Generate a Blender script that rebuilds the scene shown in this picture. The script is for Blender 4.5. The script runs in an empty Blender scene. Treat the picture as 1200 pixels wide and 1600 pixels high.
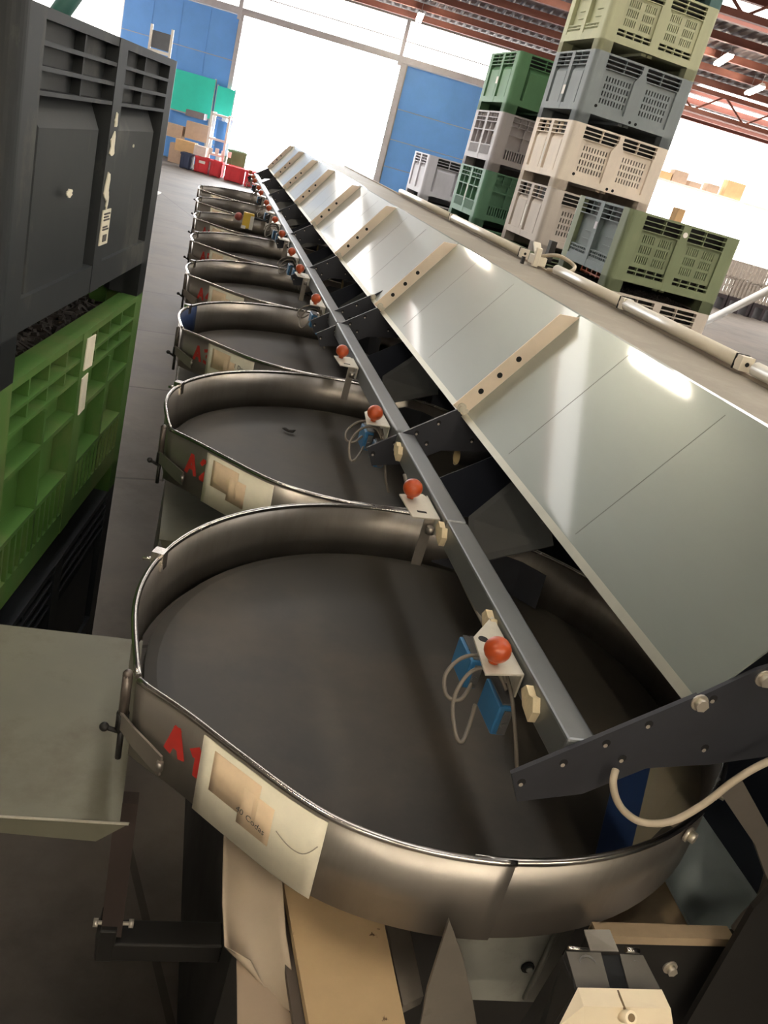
import bpy, bmesh, math, random
from mathutils import Vector, Matrix
random.seed(7)
PI = math.pi
R = math.radians
scene = bpy.context.scene
C = scene.collection

# ------------------------------------------------------------------ camera
CAM = Vector((-0.61156634, -1.43188405, 0.86791765))
YAW, PITCH, ROLL, FPX = 0.294963908, 0.391605325, 0.279322786, 1330.73153
fwd = Vector((math.sin(YAW) * math.cos(PITCH), math.cos(YAW) * math.cos(PITCH), -math.sin(PITCH)))
rt0 = Vector((math.cos(YAW), -math.sin(YAW), 0))
up0 = rt0.cross(fwd)
rt = math.cos(ROLL) * rt0 + math.sin(ROLL) * up0
up = -math.sin(ROLL) * rt0 + math.cos(ROLL) * up0
cam = bpy.data.cameras.new('camera')
cam.sensor_fit = 'VERTICAL'
cam.sensor_height = 24.0
cam.lens = 24.0 * FPX / 1600.0
cam.clip_start = 0.02
camo = bpy.data.objects.new('camera', cam)
C.objects.link(camo)
M = Matrix((rt, up, -fwd)).transposed().to_4x4()
M.translation = CAM
camo.matrix_world = M
scene.camera = camo

# ------------------------------------------------------------------ colour management, world, exposure
scene.view_settings.view_transform = 'Standard'
scene.view_settings.look = 'None'
scene.view_settings.gamma = 1.0
scene.view_settings.use_curve_mapping = False
scene.view_settings.exposure = 0.6
SKY = 30.0            # overcast sky outside the door
LAMP = 75.0          # fluorescent battens
GLAZE = 2.9          # daylight coming through translucent wall and roof sheets, and the white block's added glow
RIDGE = 4.5         # narrow roof light along the machine
world = bpy.data.worlds.new('world')
scene.world = world
world.use_nodes = True
bg = world.node_tree.nodes['Background']
bg.inputs[0].default_value = (0.93, 0.96, 1.0, 1)
bg.inputs[1].default_value = SKY

FLOOR = -1.33
BANG = R(9.7)        # the building is turned a little against the machine
Uv = Vector((math.cos(BANG), -math.sin(BANG), 0))
Vv = Vector((math.sin(BANG), math.cos(BANG), 0))
O0 = Vector((CAM.x, CAM.y, 0))


def B(u, v, z):
    p = O0 + Uv * u + Vv * v
    return Vector((p.x, p.y, z))


def _ray(px, py):
    return fwd + rt * ((px - 600) / FPX) - up * ((py - 800) / FPX)


def PZ(px, py, z):
    d = _ray(px, py)
    return CAM + d * ((z - CAM.z) / d.z)


def PY(px, py, y):
    d = _ray(px, py)
    return CAM + d * ((y - CAM.y) / d.y)


def PV(px, py, v):
    d = _ray(px, py)
    return CAM + d * (v / d.dot(Vv))


# doorway daylight: portal only steers the sky light through the opening
pl = bpy.data.lights.new('doorway_portal', 'AREA')
pl.shape = 'RECTANGLE'
pl.size, pl.size_y = 5.3, 4.8
pl.cycles.is_portal = True
po = bpy.data.objects.new('doorway_portal', pl)
C.objects.link(po)
po.location = B(-2.05, 31.3, 1.05)
po.rotation_euler = (R(-90), 0, -BANG)

# ------------------------------------------------------------------ materials
MATS = {}


def mat(name, col, rough=0.5, metal=0.0, var=0.12, scale=6.0, bump=0.0, col2=None, mask=(0.45, 0.65), mscale=3.0,
        stretch=(1, 1, 1), emit=0.0, spec=0.5, rvar=0.12):
    if name in MATS:
        return MATS[name]
    m = bpy.data.materials.new(name)
    m.use_nodes = True
    nt = m.node_tree
    b = nt.nodes['Principled BSDF']
    b.inputs['Roughness'].default_value = rough
    b.inputs['Metallic'].default_value = metal
    b.inputs['Specular IOR Level'].default_value = spec
    tc = nt.nodes.new('ShaderNodeTexCoord')
    mp = nt.nodes.new('ShaderNodeMapping')
    mp.inputs['Scale'].default_value = stretch
    nt.links.new(tc.outputs['Object'], mp.inputs[0])
    n1 = nt.nodes.new('ShaderNodeTexNoise')
    n1.inputs['Scale'].default_value = scale
    n1.inputs['Detail'].default_value = 6
    n1.inputs['Roughness'].default_value = 0.65
    nt.links.new(mp.outputs[0], n1.inputs['Vector'])
    cr = nt.nodes.new('ShaderNodeValToRGB')
    e = cr.color_ramp.elements
    e[0].position, e[1].position = 0.3, 0.72
    e[0].color = tuple(max(0, c * (1 - var)) for c in col) + (1,)
    e[1].color = tuple(min(1, c * (1 + var)) for c in col) + (1,)
    nt.links.new(n1.outputs['Fac'], cr.inputs[0])
    outc = cr.outputs[0]
    if col2 is not None:
        n2 = nt.nodes.new('ShaderNodeTexNoise')
        n2.inputs['Scale'].default_value = mscale
        n2.inputs['Detail'].default_value = 8
        n2.inputs['Roughness'].default_value = 0.7
        nt.links.new(mp.outputs[0], n2.inputs['Vector'])
        r2 = nt.nodes.new('ShaderNodeMapRange')
        r2.inputs[1].default_value, r2.inputs[2].default_value = mask
        nt.links.new(n2.outputs['Fac'], r2.inputs[0])
        mx = nt.nodes.new('ShaderNodeMix')
        mx.data_type = 'RGBA'
        nt.links.new(r2.outputs[0], mx.inputs[0])
        nt.links.new(outc, mx.inputs[6])
        mx.inputs[7].default_value = tuple(col2) + (1,)
        outc = mx.outputs[2]
    nt.links.new(outc, b.inputs['Base Color'])
    if rvar:
        rr = nt.nodes.new('ShaderNodeMapRange')
        rr.inputs[3].default_value = max(0.03, rough - rvar)
        rr.inputs[4].default_value = min(1, rough + rvar)
        nt.links.new(n1.outputs['Fac'], rr.inputs[0])
        nt.links.new(rr.outputs[0], b.inputs['Roughness'])
    if bump:
        bp = nt.nodes.new('ShaderNodeBump')
        bp.inputs['Strength'].default_value = bump
        bp.inputs['Distance'].default_value = 0.01
        nt.links.new(n1.outputs['Fac'], bp.inputs['Height'])
        nt.links.new(bp.outputs[0], b.inputs['Normal'])
    if emit:
        b.inputs['Emission Color'].default_value = tuple(col) + (1,)
        b.inputs['Emission Strength'].default_value = emit
    MATS[name] = m
    return m


def floor_mat():
    m = mat('concrete', (0.125, 0.104, 0.084), 0.75, 0, 0.25, 1.6, 0.15, (0.066, 0.054, 0.041), (0.5, 0.72), 0.9)
    nt = m.node_tree
    b = nt.nodes['Principled BSDF']
    src = b.inputs['Base Color'].links[0].from_socket
    tc = nt.nodes.new('ShaderNodeTexCoord')
    mp = nt.nodes.new('ShaderNodeMapping')
    mp.inputs['Rotation'].default_value = (0, 0, R(-15))
    mp.inputs['Location'].default_value = (0.3, -0.1, 0)
    nt.links.new(tc.outputs['Object'], mp.inputs[0])
    br = nt.nodes.new('ShaderNodeTexBrick')
    br.offset = 0
    br.inputs['Color1'].default_value = (1, 1, 1, 1)
    br.inputs['Color2'].default_value = (0.86, 0.86, 0.86, 1)
    br.inputs['Mortar'].default_value = (0.45, 0.42, 0.38, 1)
    br.inputs['Scale'].default_value = 1
    br.inputs['Brick Width'].default_value = 4.0
    br.inputs['Row Height'].default_value = 1.75
    br.inputs['Mortar Size'].default_value = 0.012
    nt.links.new(mp.outputs[0], br.inputs['Vector'])
    mx = nt.nodes.new('ShaderNodeMix')
    mx.data_type = 'RGBA'
    mx.blend_type = 'MULTIPLY'
    mx.inputs[0].default_value = 1
    nt.links.new(src, mx.inputs[6])
    nt.links.new(br.outputs[0], mx.inputs[7])
    nt.links.new(mx.outputs[2], b.inputs['Base Color'])
    return m


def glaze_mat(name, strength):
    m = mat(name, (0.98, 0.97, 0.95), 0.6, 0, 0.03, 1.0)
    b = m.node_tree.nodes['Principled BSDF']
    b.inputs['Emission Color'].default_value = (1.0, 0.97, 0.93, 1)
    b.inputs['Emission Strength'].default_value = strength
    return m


STEEL = mat('stainless_tub', (0.36, 0.33, 0.295), 0.40, 0.85, 0.12, 3.0, 0, (0.20, 0.175, 0.15), (0.48, 0.75), 2.2, (1, 1, 0.25))
LIP = mat('stainless_lip', (0.55, 0.52, 0.48), 0.24, 1.0, 0.1, 9)
PANEL = mat('stainless_panel', (0.29, 0.325, 0.295), 0.34, 0.6, 0.04, 0.9, 0, (0.26, 0.29, 0.265), (0.45, 0.8), 1.6, (1, 0.3, 1), rvar=0.0)
PANEL.node_tree.nodes['Principled BSDF'].inputs['Coat Weight'].default_value = 0.6
PANEL.node_tree.nodes['Principled BSDF'].inputs['Coat Roughness'].default_value = 0.055
FLANGE = mat('flange_steel', (0.78, 0.66, 0.53), 0.5, 0.2, 0.08, 8)
LOWEDGE = mat('panel_hem', (0.5, 0.5, 0.42), 0.35, 0.7, 0.08, 10)
DISC = mat('turntable_rubber', (0.038, 0.034, 0.028), 0.5, 0, 0.25, 3.0, 0.03, (0.072, 0.057, 0.043), (0.5, 0.75), 1.6)
ARM = mat('dark_arm_paint', (0.032, 0.034, 0.042), 0.45, 0.2, 0.2, 9)
RAIL = mat('rail_steel', (0.20, 0.21, 0.215), 0.4, 0.7, 0.15, 5, 0, (0.11, 0.13, 0.15), (0.5, 0.7), 6, (1, 0.3, 1))
NAVY = mat('machine_navy', (0.018, 0.022, 0.035), 0.5, 0.2, 0.2, 4)
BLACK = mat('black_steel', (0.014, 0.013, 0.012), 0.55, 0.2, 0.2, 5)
HOLE = mat('hole_shade', (0.006, 0.006, 0.006), 0.9, 0, 0.1, 5)
ZINC = mat('zinc_plate', (0.56, 0.53, 0.44), 0.45, 0.35, 0.1, 18, 0, (0.42, 0.36, 0.26), (0.55, 0.75), 14)
ORANGE = mat('orange_knob', (0.40, 0.06, 0.012), 0.35, 0, 0.08, 30)
FOAM = mat('cream_foam', (0.62, 0.52, 0.33), 0.85, 0, 0.15, 40, 0.3)
SBLUE = mat('sensor_blue', (0.03, 0.15, 0.32), 0.4, 0, 0.1, 30)
SGREY = mat('sensor_grey', (0.12, 0.115, 0.11), 0.3, 0.1, 0.2, 30)
CABLE = mat('cable_grey', (0.14, 0.12, 0.095), 0.6, 0, 0.1, 20)
CABLE2 = mat('cable_beige', (0.46, 0.39, 0.29), 0.6, 0, 0.1, 20)
PAPER = mat('paper_white', (0.80, 0.75, 0.60), 0.8, 0, 0.06, 14, 0, (0.70, 0.66, 0.53), (0.5, 0.75), 9)
PATCH = mat('paper_tan', (0.78, 0.60, 0.40), 0.8, 0, 0.08, 20)
INK = mat('pencil_ink', (0.10, 0.09, 0.08), 0.8, 0, 0.1, 20)
RED = mat('red_paint', (0.42, 0.025, 0.018), 0.6, 0, 0.15, 30)
BFILM = mat('blue_film', (0.012, 0.03, 0.095), 0.5, 0, 0.1, 10)
BOLT = mat('bolt_zinc', (0.62, 0.57, 0.48), 0.35, 0.7, 0.1, 40)
BELT = mat('belt_beige', (0.25, 0.22, 0.17), 0.6, 0, 0.08, 2.0, 0, (0.31, 0.28, 0.23), (0.5, 0.7), 4)
PVC = mat('pvc_white', (0.72, 0.66, 0.54), 0.45, 0, 0.05, 6)
TANB = mat('tan_board', (0.50, 0.36, 0.20), 0.6, 0, 0.1, 5, 0, (0.10, 0.05, 0.02), (0.64, 0.67), 22, (1, 1, 1))
BEIGE = mat('beige_sheet', (0.33, 0.265, 0.195), 0.6, 0, 0.08, 6)
GUSSET = mat('grey_gusset', (0.17, 0.15, 0.125), 0.55, 0.3, 0.15, 9, 0, (0.10, 0.08, 0.06), (0.62, 0.75), 9)
LPLATE = mat('pale_plate', (0.33, 0.335, 0.30), 0.5, 0.3, 0.1, 7, 0, (0.2, 0.19, 0.16), (0.55, 0.75), 6)
BPLATE = mat('bluish_plate', (0.36, 0.42, 0.43), 0.5, 0.2, 0.1, 7)
TRAY = mat('tray_steel', (0.175, 0.17, 0.125), 0.45, 0.4, 0.1, 5, 0, (0.11, 0.09, 0.06), (0.5, 0.75), 3)
CREAM = mat('cream_plastic', (0.88, 0.76, 0.56), 0.5, 0, 0.04, 10)
MOTOR = mat('motor_black', (0.02, 0.021, 0.022), 0.45, 0, 0.2, 12)
CLEAR = mat('smoked_cover', (0.16, 0.15, 0.135), 0.22, 0, 0.1, 10)
HEAP = mat('dark_husks', (0.018, 0.014, 0.012), 0.8, 0, 0.5, 24, 0.4, (0.14, 0.105, 0.07), (0.62, 0.68), 38)
LEAF = mat('dry_leaf', (0.015, 0.012, 0.01), 0.7)
DUCT = mat('duct_tan', (0.40, 0.31, 0.16), 0.6)
WHITE = mat('white_panel', (0.86, 0.83, 0.77), 0.6, 0, 0.03, 3)
BLUEDOOR = mat('blue_sheet', (0.14, 0.37, 0.82), 0.5, 0, 0.08, 1.2)
DSTEEL = mat('door_frame_grey', (0.5, 0.5, 0.52), 0.5, 0.2, 0.1, 4)
ROOFM = mat('roof_sheet', (0.13, 0.105, 0.105), 0.55, 0.2, 0.12, 2)
PURLIN = mat('purlin_red', (0.30, 0.115, 0.085), 0.55, 0, 0.12, 4)
WALLM = mat('wall_sheet', (0.42, 0.40, 0.37), 0.7, 0, 0.1, 2)
TURQ = mat('turquoise_board', (0.03, 0.62, 0.47), 0.5, 0, 0.06, 3)
REDC = mat('red_crate', (0.72, 0.045, 0.06), 0.5, 0, 0.1, 4)
NAVYC = mat('navy_crate', (0.045, 0.06, 0.12), 0.5)
BLUEC = mat('blue_crate', (0.08, 0.24, 0.58), 0.5)
ORC = mat('orange_crate', (0.75, 0.16, 0.05), 0.5)
CARD = mat('cardboard', (0.50, 0.37, 0.27), 0.8, 0, 0.1, 6)
CARD2 = mat('cardboard_orange', (0.68, 0.44, 0.22), 0.8, 0, 0.1, 6)
YEL = mat('yellow_box', (0.85, 0.58, 0.08), 0.5)


def plastic(name, col, dirt=None, mask=(0.55, 0.8)):
    return mat(name, col, 0.55, 0, 0.14, 2.5, 0.05, dirt, mask, 2.5, (1, 1, 0.5), spec=0.35)


P_DARK = plastic('plastic_charcoal', (0.027, 0.031, 0.034), (0.14, 0.135, 0.11), (0.52, 0.75))
P_GREEN = plastic('plastic_green', (0.068, 0.165, 0.034), (0.16, 0.165, 0.07), (0.45, 0.72))
P_BLACK = plastic('plastic_black', (0.020, 0.023, 0.026), (0.06, 0.06, 0.06), (0.6, 0.85))
P_OLIVE = plastic('plastic_olive', (0.19, 0.225, 0.13), (0.27, 0.26, 0.17))
P_OLIVE2 = plastic('plastic_pale_olive', (0.54, 0.555, 0.35), (0.58, 0.50, 0.37))
P_TEALG = plastic('plastic_teal_grey', (0.16, 0.20, 0.20), (0.27, 0.29, 0.29))
P_GREY = plastic('plastic_blue_grey', (0.26, 0.295, 0.30), (0.38, 0.38, 0.37))
P_BEIGE = plastic('plastic_beige', (0.82, 0.72, 0.60), (0.62, 0.55, 0.48))
P_TAUPE = plastic('plastic_taupe', (0.55, 0.49, 0.43), (0.44, 0.41, 0.38))
P_LILAC = plastic('plastic_lilac_grey', (0.42, 0.39, 0.39), (0.33, 0.31, 0.32))
P_MGREEN = plastic('plastic_mid_green', (0.12, 0.26, 0.13), (0.18, 0.29, 0.18))
P_DGREEN = plastic('plastic_dark_green', (0.11, 0.24, 0.15), (0.22, 0.28, 0.19))
P_PALE = plastic('plastic_pale_grey', (0.58, 0.56, 0.60), (0.45, 0.43, 0.46))
P_TEAL = plastic('plastic_teal', (0.25, 0.45, 0.42))


# ------------------------------------------------------------------ mesh building
class MB:
    def __init__(self):
        self.v, self.f, self.mi, self.sm = [], [], [], []

    def add(self, vs, fs, mi=0, smooth=False):
        o = len(self.v)
        self.v += [tuple(p) for p in vs]
        for f in fs:
            self.f.append([o + i for i in f])
            self.mi.append(mi)
            self.sm.append(smooth)
        return self

    def box(self, x0, x1, y0, y1, z0, z1, mi=0, T=None):
        vs = [Vector((x, y, z)) for z in (z0, z1) for y in (y0, y1) for x in (x0, x1)]
        if T is not None:
            vs = [T @ p for p in vs]
        return self.add(vs, [(0, 2, 3, 1), (4, 5, 7, 6), (0, 1, 5, 4), (2, 6, 7, 3), (0, 4, 6, 2), (1, 3, 7, 5)], mi)

    def prism(self, pts, off, mi=0):
        n = len(pts)
        a = [Vector(p) for p in pts]
        b = [p + Vector(off) for p in a]
        fs = [tuple(reversed(range(n))), tuple(range(n, 2 * n))] + [(i, (i + 1) % n, n + (i + 1) % n, n + i) for i in range(n)]
        return self.add(a + b, fs, mi)

    def frustum(self, r0, r1, z0, z1, ax='z', mi=0):
        # r = (a0,a1,b0,b1) rectangles at the two levels
        def P(a, b, c):
            return {'z': (a, b, c), 'y': (a, c, b), 'x': (c, a, b)}[ax]
        vs = []
        for r, z in ((r0, z0), (r1, z1)):
            vs += [P(r[0], r[2], z), P(r[1], r[2], z), P(r[1], r[3], z), P(r[0], r[3], z)]
        return self.add(vs, [(3, 2, 1, 0), (4, 5, 6, 7)] + [(i, (i + 1) % 4, 4 + (i + 1) % 4, 4 + i) for i in range(4)], mi)

    def tube(self, path, r, n=10, mi=0, cap=True, closed=False):
        path = [Vector(p) for p in path]
        m = len(path)
        rings = []
        prev = None
        for i, p in enumerate(path):
            if closed:
                t = path[(i + 1) % m] - path[i - 1]
            else:
                t = path[min(i + 1, m - 1)] - path[max(i - 1, 0)]
            t.normalize()
            if prev is None:
                a = Vector((0, 0, 1)) if abs(t.z) < 0.9 else Vector((1, 0, 0))
                x = t.cross(a).normalized()
            else:
                x = (prev - t * prev.dot(t)).normalized()
            prev = x
            y = t.cross(x)
            rad = r[i] if isinstance(r, (list, tuple)) else r
            rings.append([p + (x * math.cos(2 * PI * k / n) + y * math.sin(2 * PI * k / n)) * rad for k in range(n)])
        vs = [q for rg in rings for q in rg]
        fs = []
        for i in range(m if closed else m - 1):
            j = (i + 1) % m
            for k in range(n):
                fs.append((i * n + k, i * n + (k + 1) % n, j * n + (k + 1) % n, j * n + k))
        self.add(vs, fs, mi, True)
        if cap and not closed:
            self.add(rings[0], [tuple(reversed(range(n)))], mi)
            self.add(rings[-1], [tuple(range(n))], mi)
        return self

    def cyl(self, a, b, r, n=16, mi=0, r2=None):
        return self.tube([a, b], [r, r if r2 is None else r2], n, mi)

    def sphere(self, c, r, n=16, mi=0, sz=1.0):
        c = Vector(c)
        vs, fs = [], []
        h = n // 2
        for i in range(h + 1):
            t = PI * i / h
            for k in range(n):
                a = 2 * PI * k / n
                vs.append(c + Vector((r * math.sin(t) * math.cos(a), r * math.sin(t) * math.sin(a), r * sz * math.cos(t))))
        for i in range(h):
            for k in range(n):
                fs.append((i * n + k, (i + 1) * n + k, (i + 1) * n + (k + 1) % n, i * n + (k + 1) % n))
        return self.add(vs, fs, mi, True)

    def build(self, name, mats, parent=None, bevel=0.0):
        me = bpy.data.meshes.new(name)
        me.from_pydata([tuple(p) for p in self.v], [], self.f)
        if not isinstance(mats, (list, tuple)):
            mats = [mats]
        for m in mats:
            me.materials.append(m)
        me.polygons.foreach_set('material_index', self.mi)
        me.polygons.foreach_set('use_smooth', self.sm)
        bm = bmesh.new()
        bm.from_mesh(me)
        bmesh.ops.remove_doubles(bm, verts=bm.verts, dist=1e-5)
        bmesh.ops.recalc_face_normals(bm, faces=bm.faces)
        bm.to_mesh(me)
        bm.free()
        me.update()
        o = bpy.data.objects.new(name, me)
        C.objects.link(o)
        if parent is not None:
            o.parent = parent
        if bevel:
            b = o.modifiers.new('bevel', 'BEVEL')
            b.width = bevel
            b.segments = 2
            b.limit_method = 'ANGLE'
            b.angle_limit = R(40)
        return o


def empty(name, loc=(0, 0, 0), rot=(0, 0, 0)):
    o = bpy.data.objects.new(name, None)
    o.empty_display_size = 0.1
    C.objects.link(o)
    o.location = loc
    o.rotation_euler = rot
    return o


def tag(o, label=None, cat=None, group=None, kind=None):
    if label:
        o['label'] = label
    if cat:
        o['category'] = cat
    if group:
        o['group'] = group
    if kind:
        o['kind'] = kind
    return o


def copy_tree(o, parent=None):
    c = o.copy()
    C.objects.link(c)
    if parent is not None:
        c.parent = parent
    for ch in list(o.children):
        copy_tree(ch, c)
    return c


def struct(mb, name, m):
    o = mb.build(name, m)
    o['kind'] = 'structure'
    return o


# transform from building frame (u, v, z) to the world
TB = Matrix.Translation(O0) @ Matrix.Rotation(-BANG, 4, 'Z')

# ------------------------------------------------------------------ the building
f = MB()
f.box(-14, 24, -10, 75, FLOOR - 0.2, FLOOR, T=TB)
struct(f, 'floor', floor_mat())

VW, VF = 31.0, 35.0          # back wall (door) and the deeper wall on the right
UJ = 7.0                     # where the back wall steps back


def roof_z(v):
    return 4.68 + 0.055 * (VW - v) if v < VW else 4.68 + 0.03 * (v - VW)


# back wall, left of and above the door opening
w = MB()
w.box(-8.45, UJ, VW, VW + 0.25, 4.62, 5.0, T=TB)
w.box(0.62, UJ, VW + 0.05, VW + 0.25, FLOOR, 3.45, T=TB)
w.box(-8.45, -4.72, VW + 0.05, VW + 0.25, FLOOR, 3.45, T=TB)
w.box(UJ - 0.2, UJ, VW + 0.25, VF, FLOOR, 5.2, T=TB)
struct(w, 'wall_back', WALLM)
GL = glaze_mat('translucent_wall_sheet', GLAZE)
GLR = glaze_mat('translucent_roof_sheet', GLAZE * 1.3)
g = MB()
g.box(-14, -8.45, VW, VW + 0.1, FLOOR, 5.0, T=TB)
g.box(-14.0, -13.95, 17.0, VW, 1.0, 4.9, T=TB)
struct(g, 'window_1', GL)
g = MB()
g.box(-8.45, UJ - 0.2, VW + 0.02, VW + 0.12, 3.47, 4.62, T=TB)
for k in range(1):
    g.box(-8.45, UJ - 0.2, VW - 0.01, VW + 0.02, 4.02, 4.05, mi=1, T=TB)
struct(g, 'window_2', [GL, DSTEEL])
g = MB()
g.box(UJ, 24, VF, VF + 0.1, FLOOR, 4.9, T=TB)
struct(g, 'window_3', GL)

# track, frame and sliding door leaves
t = MB()
t.box(-8.6, 5.6, VW - 0.16, VW - 0.02, 3.40, 3.52, T=TB)
t.box(-8.6, 5.6, VW - 0.1, VW - 0.06, 3.52, 3.60, T=TB)
t.box(0.42, 0.62, VW - 0.12, VW + 0.2, FLOOR, 3.40, T=TB)
t.box(-4.84, -4.70, VW - 0.12, VW + 0.2, FLOOR, 3.40, T=TB)
t.box(0.30, 0.42, VW - 0.2, VW - 0.05, 3.30, 4.62, T=TB)
t.box(-4.9, -4.78, VW - 0.2, VW - 0.05, 3.25, 4.62, T=TB)
struct(t, 'trim_1', DSTEEL)


def door_leaf(name, u0, u1):
    d = MB()
    zs = [FLOOR + 0.03, -0.55, 0.28, 1.13, 2.07, 3.38]
    for a, b in zip(zs[:-1], zs[1:]):
        d.box(u0, u1, VW - 0.02, VW + 0.03, a + 0.012, b - 0.012, T=TB)
        n = int((u1 - u0) / 0.9)
        for k in range(1, n + 1):
            uu = u0 + k * (u1 - u0) / (n + 1)
            d.box(uu - 0.015, uu + 0.015, VW - 0.028, VW - 0.019, a + 0.03, b - 0.03, T=TB)
    d.box(u0, u1, VW, VW + 0.02, zs[0], zs[-1], mi=1, T=TB)
    return struct(d, name, [BLUEDOOR, DSTEEL])


door_leaf('door_1', -8.40, -4.86)
door_leaf('door_2', 0.66, 5.4)

# side and rear walls
w = MB()
w.box(-14.2, -14, -10, VW + 0.25, FLOOR, 7.2, T=TB)
struct(w, 'wall_left', WALLM)
w = MB()
w.box(24, 24.2, -10, VF + 0.1, FLOOR, 7.2, T=TB)
struct(w, 'wall_right', WALLM)
w = MB()
w.box(-14, 24, -10.2, -10, FLOOR, 7.2, T=TB)
struct(w, 'wall_rear', WALLM)

# roof: ribbed sheet with skylight strips
SKYL = [(-14, -9, 24.0, 25.6), (9.0, 24, 27.4, 28.6), (9.0, 24, 29.4, 30.5), (9.0, 24, 31.4, 32.6), (-14, 24, 13.0, 14.4), (2.5, 24, 2.0, 3.6), (4.0, 24, 8.2, 9.6), (4.0, 24, 19.0, 20.3)]
r = MB()
vv = -10.0
NV = 48
du = 0.25
prof = []
u = -14.2
while u < 24.2:
    prof += [(u, 0.0), (u + 0.13, 0.0), (u + 0.16, 0.045), (u + 0.22, 0.045)]
    u += du
vs, fs = [], []
stations = [-10.2, VW, VF + 0.2]
for v_ in stations:
    for (uu, dz) in prof:
        vs.append(TB @ Vector((uu, v_, roof_z(v_) + dz)))
n = len(prof)
for s_ in range(len(stations) - 1):
    for k in range(n - 1):
        fs.append((s_ * n + k, s_ * n + k + 1, (s_ + 1) * n + k + 1, (s_ + 1) * n + k))
r.add(vs, fs)
struct(r, 'ceiling', ROOFM)
for i, (u0, u1, v0, v1) in enumerate(SKYL):
    g = MB()
    q = [TB @ Vector((a, b, roof_z(b) - 0.012)) for a, b in ((u0, v0), (u1, v0), (u1, v1), (u0, v1))]
    g.prism(q, (0, 0, -0.01))
    struct(g, 'window_%d' % (4 + i), GLR)

# unseen walkway inferred from the eye height, placed to shade the lower-left floor
w = MB()
w.box(-3.2, 0.0, -3.2, -0.85, -0.62, -0.56)
for x_, y_ in ((-3.1, -3.1), (-3.1, -0.95), (-0.1, -3.1), (-0.1, -0.95)):
    w.box(x_ - 0.04, x_ + 0.04, y_ - 0.04, y_ + 0.04, FLOOR, -0.62)
struct(w, 'trim_8', mat('walkway_steel', (0.12, 0.11, 0.10), 0.6, 0.3))
g = MB()
q = [Vector((x_, y_, roof_z((Vector((x_, y_, 0)) - O0).dot(Vv)) - 0.22)) for x_, y_ in ((-0.22, -4.0), (0.26, -4.0), (0.26, 13.0), (-0.22, 13.0))]
g.prism(q, (0, 0, -0.01))
struct(g, 'window_21', glaze_mat('ridge_light_sheet', RIDGE))

# purlins along u, and a lattice truss
pu = MB()
v_ = 5.0
while v_ < VF:
    z = roof_z(v_)
    pu.box(-14, 24, v_ - 0.035, v_ + 0.035, z - 0.19, z - 0.03, T=TB)
    pu.box(-14, 24, v_ - 0.07, v_ + 0.07, z - 0.20, z - 0.185, T=TB)
    v_ += 1.55
struct(pu, 'trim_2', PURLIN)


def truss(name, v, u0, u1, z1, h):
    tb = MB()
    for z in (z1, z1 - h):
        tb.box(u0, u1, v - 0.06, v + 0.06, z - 0.06, z + 0.06, T=TB)
    k = 0
    uu = u0
    while uu < u1 - 0.1:
        a, b = (z1, z1 - h) if k % 2 == 0 else (z1 - h, z1)
        tb.cyl(TB @ Vector((uu, v, a)), TB @ Vector((uu + 0.8, v, b)), 0.03, 6)
        uu += 0.8
        k += 1
    return struct(tb, name, PURLIN)


truss('trim_3', 27.0, 8.0, 24, roof_z(27) - 0.28, 0.55)
truss('trim_4', 17.5, -14, 24, roof_z(17.5) - 0.28, 0.55)
br = MB()
br.cyl(B(9.3, 22.8, roof_z(22) - 0.3), B(14.5, 20.5, roof_z(20) - 0.25), 0.025, 6)
br.cyl(B(8.2, 18.0, roof_z(18) - 0.3), B(14.0, 15.4, roof_z(15.4) - 0.2), 0.025, 6)
struct(br, 'trim_5', PURLIN)

# cold room block on the right with cartons on its roof
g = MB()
g.box(8.2, 23.9, 33.35, 33.45, FLOOR, 2.34, T=TB)  # white block front made to glow so it reads overexposed
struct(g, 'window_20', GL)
w = MB()
w.box(8.2, 23.9, 33.2, VF, 2.34, 2.42, T=TB)
struct(w, 'trim_7', WHITE)


# ------------------------------------------------------------------ lamps
def make_lamp():
    root = empty('ceiling_lamp')
    h = MB()
    h.frustum((-0.09, 0.09, -0.79, 0.79), (-0.04, 0.04, -0.77, 0.77), 0.0, 0.07)
    h.build('housing', DSTEEL, root)
    m = mat('lamp_tube_glow', (1.0, 0.88, 0.70), 0.4, emit=LAMP)
    tb = MB()
    for dx in (-0.045, 0.045):
        tb.cyl((dx, -0.74, -0.03), (dx, 0.74, -0.03), 0.038, 10)
    tb.build('tube', m, root)
    s = MB()
    for yy in (-0.6, 0.6):
        s.cyl((0, yy, 0.07), (0, yy, 0.9), 0.006, 6)
    s.build('hanger', DSTEEL, root)
    return root


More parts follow.
